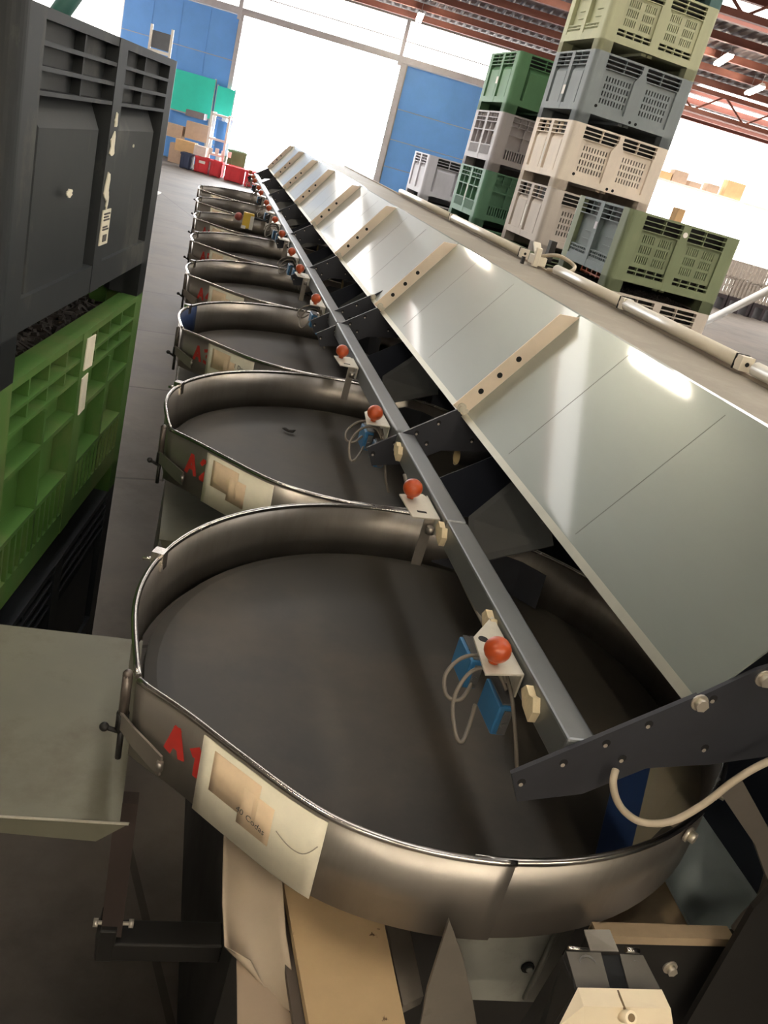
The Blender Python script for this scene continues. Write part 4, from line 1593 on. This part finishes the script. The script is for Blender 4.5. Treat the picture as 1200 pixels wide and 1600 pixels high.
# tray leg bracket and black bar under it
lg = empty('tray_leg', (-0.53, -0.2, -0.3))
mb = MB()
mb.prism([(-0.046, 0, -0.02), (-0.006, 0, -0.02), (0.010, 0, -0.37), (-0.030, 0, -0.37)], (0, 0.03, 0))
mb.build('post', mat('dark_brown_steel', (0.06, 0.045, 0.04), 0.5, 0.4), lg)
mb = MB()
mb.box(-0.034, 0.215, -0.01, 0.05, -0.428, -0.378)
mb.box(-0.034, 0.0, -0.012, 0.05, -0.428, -0.34)
mb.build('cross_bar', BLACK, lg, 0.004)
for sx in (-1, 1):
    mb = MB()
    x = -0.010 + sx * 0.034
    mb.cyl((-0.010 + sx * 0.016, 0.004, -0.335), (x, 0.004, -0.335), 0.004, 8)
    mb.cyl((x - 0.004, 0.004, -0.335), (x + 0.005, 0.004, -0.335), 0.009, 6)
    mb.build('bolt', BOLT, lg)
tag(lg, 'dark steel leg with a black cross bar and two bolts under the tray', 'leg')

# machine base cabinet under the tubs
mb = MB()
mb.box(-0.315, 0.62, -0.30, 9.3, FLOOR, -0.30)
o = mb.build('machine_base', BLACK)
tag(o, 'long black machine base under the row of tubs', 'machine base')

# small trays under the second to fourth tub
tb0 = None
for i in range(1, 5):
    if tb0 is None:
        mb = MB()
        y0, y1 = -0.46, 0.1
        mb.box(-0.555, -0.32, y0, y1, -0.268, -0.265)
        mb.prism([(-0.555, y0, -0.265), (-0.32, y0, -0.265), (-0.32, y0, -0.35), (-0.52, y0, -0.35)], (0, 0.003, 0))
        mb.box(-0.558, -0.555, y0, y1, -0.62, -0.265)
        o = tb0 = mb.build('catch_tray', TRAY)
    else:
        o = copy_tree(tb0)
    o.location = (0, i * S, 0)
    tag(o, 'folded steel catch tray under tub A%d' % (i + 1), 'tray', 'catch trays under the tubs')

# curved beige sheets below the label of the first tub
mb = MB()
n = 10
top, bot = [], []
a0, a1 = PZ(350, 1325, -0.26), PZ(440, 1372, -0.26)
b0, b1 = PZ(346, 1510, -0.33), PZ(474, 1600, -0.33)
c0, c1_ = PZ(352, 1495, -0.33), None
vs = []
for j, (l, r_) in enumerate(((PZ(352, 1230, -0.235), PZ(436, 1275, -0.235)), (a0, a1), (PZ(348, 1410, -0.29), PZ(446, 1460, -0.29)), (PZ(352, 1478, -0.32), PZ(456, 1520, -0.32)), (PZ(392, 1500, -0.325), PZ(470, 1590, -0.33)))):
    for k in range(n + 1):
        t_ = k / n
        p = l.lerp(r_, t_)
        vs.append(p + Vector((0, 0, -0.02 * math.sin(t_ * PI))))
fs = []
for j in range(4):
    for k in range(n):
        fs.append((j * (n + 1) + k, j * (n + 1) + k + 1, (j + 1) * (n + 1) + k + 1, (j + 1) * (n + 1) + k))
mb.add(vs, fs, 0, True)
o = mb.build('curved_sheet', BEIGE)
sm = o.modifiers.new('thick', 'SOLIDIFY')
sm.thickness = 0.003
tag(o, 'curved beige sheet under the paper label of tub A1', 'sheet metal')
mb = MB()
q = [PZ(372, 1476, -0.345), PZ(380, 1470, -0.345), PZ(402, 1492, -0.345), PZ(440, 1560, -0.345), PZ(466, 1605, -0.345), PZ(470, 1660, -0.345), PZ(372, 1660, -0.345), PZ(370, 1500, -0.345)]
mb.prism(q, (0, 0, -0.004))
o = mb.build('flat_sheet', mat('beige_sheet_rosy', (0.36, 0.275, 0.20), 0.6, 0, 0.06, 6))
tag(o, 'flat beige plate at the bottom edge left of the tan board', 'sheet metal')
# dark slot strip and tan board
mb = MB()
q = [PZ(425, 1370, -0.318), PZ(446, 1380, -0.318), PZ(490, 1620, -0.318), PZ(462, 1620, -0.318)]
mb.prism(q, (0, 0, -0.01))
o = mb.build('edge_strip', mat('dark_brown_strip', (0.09, 0.07, 0.055), 0.6))
tag(o, 'narrow dark brown strip along the left edge of the tan board', 'strip')
mb = MB()
q = [PZ(440, 1340, -0.3), PZ(590, 1400, -0.3), PZ(600, 1442, -0.3), PZ(642, 1640, -0.3), PZ(490, 1640, -0.3), PZ(444, 1385, -0.3)]
mb.prism(q, (0, 0, -0.014))
o = mb.build('tan_board', TANB)
tag(o, 'tan board with dark spots at the bottom centre under tub A1', 'board')
# pieces right of it
mb = MB()
q = [PZ(600, 1430, -0.31), PZ(640, 1450, -0.31), PZ(662, 1556, -0.31), PZ(630, 1572, -0.31)]
mb.prism(q, (0, 0, -0.02))
o = mb.build('grey_side_strip', GUSSET)
tag(o, 'grey strip tucked between the tan board and the triangular gusset', 'strip')
mb = MB()
q = [PY(702, 1438, -0.62), PY(722, 1492, -0.62), PY(738, 1560, -0.62), PY(752, 1640, -0.62), PY(650, 1640, -0.62), PY(668, 1545, -0.62)]
mb.prism(q, (0, 0.005, 0))
o = mb.build('gusset_plate', GUSSET)
tag(o, 'worn grey triangular gusset plate under the front of tub A1', 'gusset')
gz = -0.32
mb = MB()
mb.prism([PY(690, 1455, -0.50), PY(905, 1440, -0.50), PY(838, 1566, -0.50), PY(735, 1562, -0.50)], (0, 0.004, 0))
for t_ in (0.0,):
    l0, l1 = PY(872, 1452, -0.504), PY(820, 1560, -0.504)
    mb.tube([l0, l1], 0.005, 8)
c_ = PY(824, 1510, -0.502)
mb.cyl(c_, c_ + Vector((0, -0.004, 0)), 0.012, 14, mi=1)
mb.cyl(c_ + Vector((0.002, -0.004, -0.001)), c_ + Vector((0.002, -0.007, -0.001)), 0.006, 10, mi=0)
o = mb.build('pale_plate', [LPLATE, HOLE])
tag(o, 'pale grey plate with one hole right of the triangular gusset', 'plate')

# dark beam with bolts at the lower right
bmn = empty('cross_beam', PY(960, 1462, -0.6))
mb = MB()
mb.box(-0.03, 0.42, 0.0, 0.022, -0.30, -0.004)
mb.build('beam_body', BLACK, bmn)
mb = MB()
mb.box(-0.03, 0.225, -0.002, 0.024, -0.016, 0.001)
mb.build('beam_top', mat('worn_tan_steel', (0.42, 0.32, 0.21), 0.5, 0.2, 0.12, 14), bmn)
for (px, py) in ((1046, 1510), (1185, 1508), (1136, 1592)):
    c_ = PY(px, py, -0.6) - bmn.location
    mb = MB()
    mb.cyl((c_.x, 0.0, c_.z), (c_.x, -0.004, c_.z), 0.0125, 14)
    mb.cyl((c_.x, -0.004, c_.z), (c_.x, -0.013, c_.z), 0.0085, 6)
    mb.build('bolt', BOLT, bmn)
tag(bmn, 'black cross beam with bolts and a tan worn top at the lower right', 'beam')
# tan triangle, bluish plate, dark uprights at the right edge
mb = MB()
mb.prism([PZ(1046, 1378, -0.25), PZ(1100, 1452, -0.25), PZ(940, 1448, -0.25), PZ(930, 1400, -0.25), PZ(1000, 1360, -0.25)], (0, 0, -0.01))
o = mb.build('tan_plate', mat('tan_steel', (0.44, 0.33, 0.20), 0.55, 0.1))
tag(o, 'tan triangular plate between tub A1 and the black beam', 'plate')
mb = MB()
mb.prism([PZ(1090, 1262, -0.24), PZ(1186, 1402, -0.24), PZ(1150, 1460, -0.24), PZ(1084, 1456, -0.24), PZ(1040, 1372, -0.24)], (0, 0, -0.006))
o = mb.build('bluish_plate', BPLATE)
tag(o, 'bluish grey plate right of tub A1 above the black beam', 'plate')
mb = MB()
mb.prism([PY(1126, 1240, -0.62), PY(1160, 1220, -0.62), PY(1215, 1320, -0.62), PY(1215, 1420, -0.62), PY(1180, 1320, -0.62)], (0, 0.008, 0))
o = mb.build('slanting_brace', mat('grey_brown_steel', (0.12, 0.105, 0.09), 0.5, 0.3))
tag(o, 'slanting grey steel brace at the right edge under the beige cable', 'brace')
mb = MB()
mb.tube(smooth_path([PY(1205, 1352, -0.585), PY(1188, 1405, -0.59), PY(1165, 1430, -0.59), PY(1148, 1452, -0.59)]), 0.007, 8)
o = mb.build('black_hose', mat('hose_grey', (0.10, 0.09, 0.08), 0.5))
tag(o, 'short dark hose hanging at the right edge over the bluish plate', 'hose')
mb = MB()
mb.prism([PY(1178, 1420, -0.64), PY(1225, 1370, -0.64), PY(1260, 1640, -0.64), PY(1050, 1640, -0.64)], (0, 0.01, 0))
o = mb.build('dark_side_plate', BLACK)
tag(o, 'dark slanting plate at the bottom right corner beside the beam', 'plate')

# drive motor with cream terminal box
mo = empty('drive_motor', PY(965, 1560, -0.76))
loc = mo.location


def L(px, py, y):
    return PY(px, py, y) - loc


mb = MB()
fr = [L(878, 1492, -0.70), L(1004, 1492, -0.70), L(1036, 1552, -0.76), L(898, 1548, -0.76)]
mb.add(fr + [p + Vector((0, 0.02, -0.22)) for p in fr], [(0, 1, 2, 3), (4, 7, 6, 5), (0, 4, 5, 1), (1, 5, 6, 2), (2, 6, 7, 3), (3, 7, 4, 0)])
lf_ = [L(884, 1484, -0.70), L(898, 1548, -0.76), L(840, 1640, -0.76), L(836, 1590, -0.70)]
mb.add(lf_ + [p + Vector((0.03, 0.03, -0.05)) for p in lf_], [(0, 1, 2, 3), (4, 7, 6, 5), (0, 4, 5, 1), (1, 5, 6, 2), (2, 6, 7, 3), (3, 7, 4, 0)])
mb.build('motor_body', MOTOR, mo)
mb = MB()
mb.prism([L(884, 1488, -0.702), L(938, 1490, -0.702), L(952, 1544, -0.755), L(900, 1544, -0.755)], (0, 0, 0.002))
mb.prism([L(968, 1492, -0.702), L(1004, 1494, -0.702), L(1030, 1546, -0.755), L(982, 1546, -0.755)], (0, 0, 0.002))
mb.prism([L(912, 1454, -0.68), L(952, 1454, -0.68), L(966, 1488, -0.70), L(922, 1486, -0.70)], (0, 0, 0.002))
mb.build('smoked_cover', CLEAR, mo)
for a_, b_, r_ in ((L(888, 1481, -0.70), L(920, 1484, -0.70), 0.0025), (L(978, 1484, -0.70), L(998, 1486, -0.70), 0.004)):
    mb = MB()
    mb.cyl(a_, b_, r_, 8)
    mb.build('hinge_rod', LIP, mo)
for (px, py, y) in ((918, 1512, -0.722), (994, 1520, -0.724)):
    p = L(px, py, y)
    pth = [p + Vector((0.013 * math.cos(a), 0.012 * math.sin(a), 0.004 + 0.004 * math.sin(a))) for a in [2 * PI * k / 16 for k in range(16)]]
    rg = MB()
    rg.tube(pth, 0.0014, 5, closed=True)
    rg.build('cover_ring', SGREY, mo)
mb = MB()
tl, tr_ = L(903, 1543, -0.765), L(1034, 1546, -0.765)
ml, mr = L(912, 1572, -0.79), L(1048, 1576, -0.79)
fl_, frr = L(912, 1640, -0.80), L(1058, 1640, -0.80)
le0, le1 = L(872, 1604, -0.80), L(860, 1650, -0.80)
mb.add([tl, tr_, mr, ml], [(0, 1, 2, 3)])
mb.add([ml, mr, frr, fl_], [(0, 1, 2, 3)])
mb.add([tl, ml, fl_, le1, le0], [(0, 1, 2, 3, 4)])
bk = Vector((0, 0.04, -0.14))
mb.add([tr_, frr + Vector((0, 0, 0)), mr, frr + bk * 0.5], [(0, 2, 1, 3)])
slit0, slit1 = L(964, 1548, -0.7665), L(975, 1576, -0.7905)
mb.tube([slit0 + Vector((0, -0.001, 0.001)), slit1 + Vector((0, -0.001, 0.001))], 0.002, 6, mi=1)
scp = L(983, 1588, -0.80)
mb.cyl(scp + Vector((0, 0.01, -0.012)), scp + Vector((0, -0.004, 0.003)), 0.0085, 16)
mb.cyl(scp + Vector((0, -0.004, 0.003)), scp + Vector((0, -0.0046, 0.0036)), 0.005, 12, mi=1)
mb.build('terminal_box', [CREAM, mat('cream_shadow_slot', (0.18, 0.12, 0.06), 0.8)], mo)
tag(mo, 'black drive motor with a cream terminal box at the bottom right', 'motor')

# ------------------------------------------------------------------ far left corner by the door
def bbox_thing(name, px0, py0, px1, py1, v, depth, m, label, cat, group=None, bevel=0.0, zbase=None, extra=None):
    """box standing in the building frame whose front covers the measured spot"""
    a, b = PV(px0, py0, v), PV(px1, py1, v)
    ua, ub = (a - O0).dot(Uv), (b - O0).dot(Uv)
    u0, u1 = min(ua, ub), max(ua, ub)
    z0, z1 = min(a.z, b.z), max(a.z, b.z)
    if zbase is not None:
        z0 = zbase
    o = MB()
    w2 = (u1 - u0) / 2
    o.box(-w2, w2, 0, depth, 0, z1 - z0)
    if extra:
        extra(o, w2, depth, z1 - z0)
    ob_ = o.build(name, m if isinstance(m, list) else [m], None, bevel)
    ob_.location = B((u0 + u1) / 2, v, z0)
    ob_.rotation_euler = (0, 0, -BANG)
    tag(ob_, label, cat, group)
    return ob_


def tote(name, u0, u1, v, depth, z0, h, m, label, cat, group=None):
    root = empty(name, B((u0 + u1) / 2, v, z0), (0, 0, -BANG))
    w2 = (u1 - u0) / 2
    o = MB()
    t_ = 0.025
    o.box(-w2, w2, 0, depth, 0.02, 0.05)
    for (x0, x1, y0, y1) in ((-w2, w2, 0, t_), (-w2, w2, depth - t_, depth), (-w2, -w2 + t_, 0, depth), (w2 - t_, w2, 0, depth)):
        o.box(x0, x1, y0, y1, 0.02, h)
    o.build('body', m, root)
    o = MB()
    for (x0, x1, y0, y1) in ((-w2 - 0.02, w2 + 0.02, -0.02, 0.02), (-w2 - 0.02, w2 + 0.02, depth - 0.02, depth + 0.02), (-w2 - 0.02, -w2 + 0.02, 0, depth), (w2 - 0.02, w2 + 0.02, 0, depth)):
        o.box(x0, x1, y0, y1, h - 0.05, h + 0.01)
    for s in (-1, 1):
        o.box(s * w2 * 0.55 - 0.02, s * w2 * 0.55 + 0.02, -0.015, 0.0, 0.03, h)
    o.build('rim', m, root)
    o = MB()
    for sx in (-1, 1):
        for y in (0.04, depth - 0.1):
            o.box(sx * (w2 - 0.06) - 0.05, sx * (w2 - 0.06) + 0.05, y, y + 0.06, 0, 0.02)
    o.build('foot', m, root)
    tag(root, label, cat, group)
    return root


def uz(px, py, v):
    p = PV(px, py, v)
    return (p - O0).dot(Uv), p.z


RG = 'red totes by the door'
reds = [((305, 250), (327, 268), 28.6, 'red tote with a white mark, leftmost of the red totes by the door'), ((329, 254), (347, 272), 28.6, 'red tote, second from the left of the row by the door'),
        ((353, 259), (383, 280), 28.4, 'wide red tote, third from the left of the row by the door'), ((385, 266), (402, 283), 28.2, 'red tote at the right end of the row, by the last sensors')]
for (a, b, v_, lb) in reds:
    u0, z1 = uz(a[0], a[1], v_)
    u1, z0 = uz(b[0], b[1], v_)
    if u1 - u0 < 0.3:
        u1 = u0 + 0.4
    o = tote('red_tote', u0, u1 - 0.05, v_, 0.5, FLOOR, max(0.45, z1 - FLOOR), REDC, lb, 'tote', RG)
    if 'white mark' in lb:
        mk = MB()
        mk.box(-0.12, 0.1, -0.004, -0.001, 0.28, 0.36)
        mk.build('white_mark', WHITE, o)
u0, _ = uz(283, 240, 28.5)
u1, _ = uz(303, 240, 28.5)
_, z1 = uz(292, 240, 28.5)
tote('navy_tote', u0, u1 - 0.06, 28.5, 0.5, FLOOR, z1 - FLOOR, NAVYC, 'navy blue tote left of the red totes', 'tote')

boxes = [((266, 222), (298, 254), 29.75, CARD, 'pale brown carton at the floor of the heap near the navy tote', FLOOR),
         ((292, 188), (323, 224), 29.9, CARD, 'big brown carton under the dark lid in the far left corner', None),
         ((258, 190), (283, 218), 29.9, CARD, 'brown carton beside the charcoal crate, left of the big carton', None),
         ((275, 216), (302, 242), 29.1, CARD2, 'tan carton lying in front of the carton heap', None),
         ((304, 226), (320, 246), 28.7, mat('pale_carton', (0.75, 0.66, 0.6), 0.8), 'small pale carton above the leftmost red tote', None),
         ((291, 170), (318, 188), 29.9, mat('dark_lid', (0.20, 0.18, 0.19), 0.7), 'dark grey lid on the big brown carton', None)]
for (a, b, v_, m_, lb, zb) in boxes:
    u0, z1 = uz(a[0], a[1], v_)
    u1, z0 = uz(b[0], b[1], v_)
    o = MB()
    w2 = (u1 - u0) / 2
    h_ = z1 - (zb if zb is not None else z0)
    o.box(-w2, w2, 0, 0.55, 0, h_)
    o.box(-w2 - 0.004, w2 + 0.004, 0.26, 0.29, -0.0, h_ + 0.004)
    ob_ = o.build('carton' if 'lid' not in lb.split()[2:3] else 'grey_box', m_)
    ob_.location = B((u0 + u1) / 2, v_, zb if zb is not None else z0)
    ob_.rotation_euler = (0, 0, -BANG)
    tag(ob_, lb, 'carton', 'cartons in the far left corner')

# turquoise sheets on a frame
for i, (u0, u1, z0, z1, lb) in enumerate(((-6.6, -5.22, 0.20, 1.38, 'large turquoise sheet standing before the blue door'), (-5.12, -4.56, 0.42, 1.24, 'smaller turquoise sheet beside the large one'))):
    root = empty('turquoise_screen', B((u0 + u1) / 2, 30.75, FLOOR), (0, 0, -BANG))
    w2 = (u1 - u0) / 2
    o = MB()
    o.box(-w2, w2, 0, 0.03, z0 - FLOOR, z1 - FLOOR)
    o.build('sheet', TURQ, root)
    o = MB()
    for s in (-1, 1):
        o.box(s * w2 - 0.03, s * w2 + 0.03, 0.03, 0.08, 0, z1 - FLOOR + 0.03)
    o.box(-w2, w2, 0.03, 0.07, z0 - FLOOR - 0.04, z0 - FLOOR + 0.02)
    o.build('frame', DSTEEL, root)
    tag(root, lb, 'screen')

# white rack with blue sheet
u0, _ = uz(328, 200, 29.4)
u1, _ = uz(356, 200, 29.4)
_, z1 = uz(340, 176, 29.4)
root = empty('white_rack', B((u0 + u1) / 2, 29.4, FLOOR), (0, 0, -BANG))
w2 = (u1 - u0) / 2
H_ = z1 - FLOOR
o = MB()
for sx in (-1, 1):
    for y in (0, 0.6):
        o.box(sx * w2 - 0.035, sx * w2 + 0.035, y - 0.03, y + 0.03, 0, H_)
for z in (0.55, 1.0, H_ - 0.1):
    o.box(-w2, w2, -0.03, 0.63, z, z + 0.06)
o.build('frame', WHITE, root)
o = MB()
o.box(-w2 * 0.3, w2 * 0.95, 0.2, 0.3, 0.65, 1.6)
o.build('blue_sheet', BLUEC, root)
tag(root, 'white steel rack holding a blue sheet by the door', 'rack')
# small white goods on it
for k in range(4):
    o = MB()
    o.box(-0.06, 0.06, -0.06, 0.06, 0, 0.14 + 0.03 * (k % 2))
    ob_ = o.build('white_tub', WHITE, None, 0.01)
    ob_.location = B((u0 + u1) / 2 - w2 + 0.12 + 0.2 * k, 29.5, FLOOR + 0.612)
    tag(ob_, 'small white tub on the lower shelf of the white rack', 'container', 'small white tubs on the rack')
# green totes behind the red ones
u0, z1 = uz(360, 236, 30.0)
u1, _ = uz(388, 240, 30.0)
tote('green_tote', u0, u1, 29.6, 0.6, FLOOR, 0.85, P_MGREEN, 'faded green tote behind the wide red tote', 'tote')
# dark hood on two white posts above the charcoal crate, far away
u0, z0 = uz(234, 68, 20.0)
u1, z1 = uz(270, 50, 20.0)
root = empty('hooded_stand', B((u0 + u1) / 2, 20.0, FLOOR), (0, 0, -BANG))
w2 = (u1 - u0) / 2
zt = PV(252, 50, 20).z - FLOOR
zb_ = PV(252, 78, 20).z - FLOOR
o = MB()
for s in (-1, 1):
    o.box(s * w2 - 0.025, s * w2 + 0.025, -0.025, 0.025, 0, zt + 0.1)
o.box(-w2, w2, -0.02, 0.02, zb_ - 0.08, zb_ - 0.02)
o.box(-w2 - 0.2, -w2 + 0.2, -0.25, 0.25, 0, 0.03)
o.box(w2 - 0.2, w2 + 0.2, -0.25, 0.25, 0, 0.03)
o.build('post', WHITE, root)
o = MB()
o.frustum((-w2 + 0.02, w2 - 0.02, zb_, zt), (-w2 + 0.08, w2 - 0.08, zb_ + 0.08, zt - 0.05), 0.03, 0.3, 'y')
o.build('hood', mat('hood_grey', (0.13, 0.14, 0.16), 0.6), root)
tag(root, 'dark grey hood on white posts showing over the charcoal crate', 'stand')
# dark green post top left
o = MB()
p0, p1 = PV(122, -20, 12.0), PV(92, 22, 12.0)
o.cyl(p0 + (p0 - p1) * 1.2, p1 - (p0 - p1) * 3.0, 0.12, 8)
ob_ = struct(o, 'trim_6', mat('green_steel', (0.03, 0.12, 0.10), 0.5))

# cartons on the cold room roof
for (x0, x1, d, m_, lb) in ((1027, 1046, 0.16, CARD2, 'orange brown carton on the white block, nearest the tall crate stack'), (1048, 1072, 0.26, CARD, 'flat stack of cartons on the white block behind the crate stack'),
                            (1078, 1098, 0.12, CARD, 'low pale carton in the middle of the white block roof'), (1108, 1128, 0.18, CARD, 'brown carton on the white block roof, left of the largest one'),
                            (1138, 1168, 0.36, CARD2, 'largest orange carton on the white block roof')):
    pa, pb = PV(x0, 285, 33.4), PV(x1, 285, 33.4)
    ua, ub = (pa - O0).dot(Uv), (pb - O0).dot(Uv)
    o = MB()
    o.box(-(ub - ua) / 2, (ub - ua) / 2, 0, 0.5, 0, d * 1.6)
    o.box(-(ub - ua) / 2 - 0.004, (ub - ua) / 2 + 0.004, 0.23, 0.27, 0, d * 1.6 + 0.004)
    ob_ = o.build('carton', m_)
    ob_.location = B((ua + ub) / 2, 33.4, 2.42)
    ob_.rotation_euler = (0, 0, -BANG)
    tag(ob_, lb, 'carton', 'cartons on the white block')
# small carton standing on the olive crate's far side stack
pa = PY(1064, 352, 7.3)
o = MB()
o.box(-0.045, 0.045, -0.06, 0.06, 0, 0.16)
ob_ = o.build('carton', CARD2, None, 0.004)
ob_.location = (pa.x, 7.45, lv(3) - 0.02)
tag(ob_, 'small orange carton peeking over the rim of the olive crate', 'carton')

# slatted grey crates far right on dark pallets
k = 0
for (px, dz) in ((1128, 0), (1172, 0), (1216, 0), (1150, 1), (1194, 1)):
    pa = PV(px, 440, 31.5)
    ua = (pa - O0).dot(Uv)
    root = empty('slatted_crate', B(ua, 31.6 + 0.1 * dz, FLOOR + 0.55 + 0.62 * dz), (0, 0, -BANG))
    o = MB()
    for s in range(7):
        x = -0.42 + 0.14 * s
        o.box(x - 0.04, x + 0.04, 0, 0.02, 0, 0.6)
        o.box(x - 0.04, x + 0.04, 0.78, 0.8, 0, 0.6)
    for z in (0.03, 0.3, 0.55):
        o.box(-0.46, 0.46, 0.02, 0.05, z, z + 0.05)
        o.box(-0.46, 0.46, 0.75, 0.78, z, z + 0.05)
        o.box(-0.46, -0.43, 0.02, 0.78, z, z + 0.05)
        o.box(0.43, 0.46, 0.02, 0.78, z, z + 0.05)
    o.box(-0.44, 0.44, 0.05, 0.75, 0, 0.05)
    o.build('slats', mat('grey_wood', (0.42, 0.38, 0.33), 0.8, 0, 0.2, 8), root)
    lb = ['grey slatted crate in the lower row far right, beside the olive crate', 'grey slatted crate in the middle of the far right lower row', 'grey slatted crate in the far right lower row at the picture edge',
          'upper grey slatted crate far right, left one', 'upper grey slatted crate far right at the picture edge'][k]
    tag(root, lb, 'crate', 'slatted crates far right')
    k += 1
k = 0
for px in (1128, 1172, 1216):
    pa = PV(px, 440, 31.5)
    ua = (pa - O0).dot(Uv)
    o = MB()
    for x in (-0.42, 0.0, 0.42):
        o.box(x - 0.05, x + 0.05, 0, 0.8, 0, 0.42)
    o.box(-0.48, 0.48, 0, 0.8, 0.42, 0.55)
    ob_ = o.build('dark_pallet', mat('dark_pallet_wood', (0.05, 0.04, 0.045), 0.8))
    ob_.location = B(ua, 31.6, FLOOR)
    ob_.rotation_euler = (0, 0, -BANG)
    tag(ob_, ['dark pallet far right, leftmost of three', 'dark pallet far right, middle one of three', 'dark pallet far right at the picture edge'][k], 'pallet', 'dark pallets far right')
    k += 1
# inclined white beam at far right
bm_ = MB()
p0, p1 = PV(1140, 484, 20.0), PV(1215, 447, 18.0)
bm_.cyl(p0 - (p1 - p0) * 2.2, p1 + (p1 - p0) * 1.5, 0.09, 8)
ob_ = bm_.build('inclined_beam', WHITE)
tag(ob_, 'white inclined beam leaning in behind the olive crate at the right edge', 'beam')
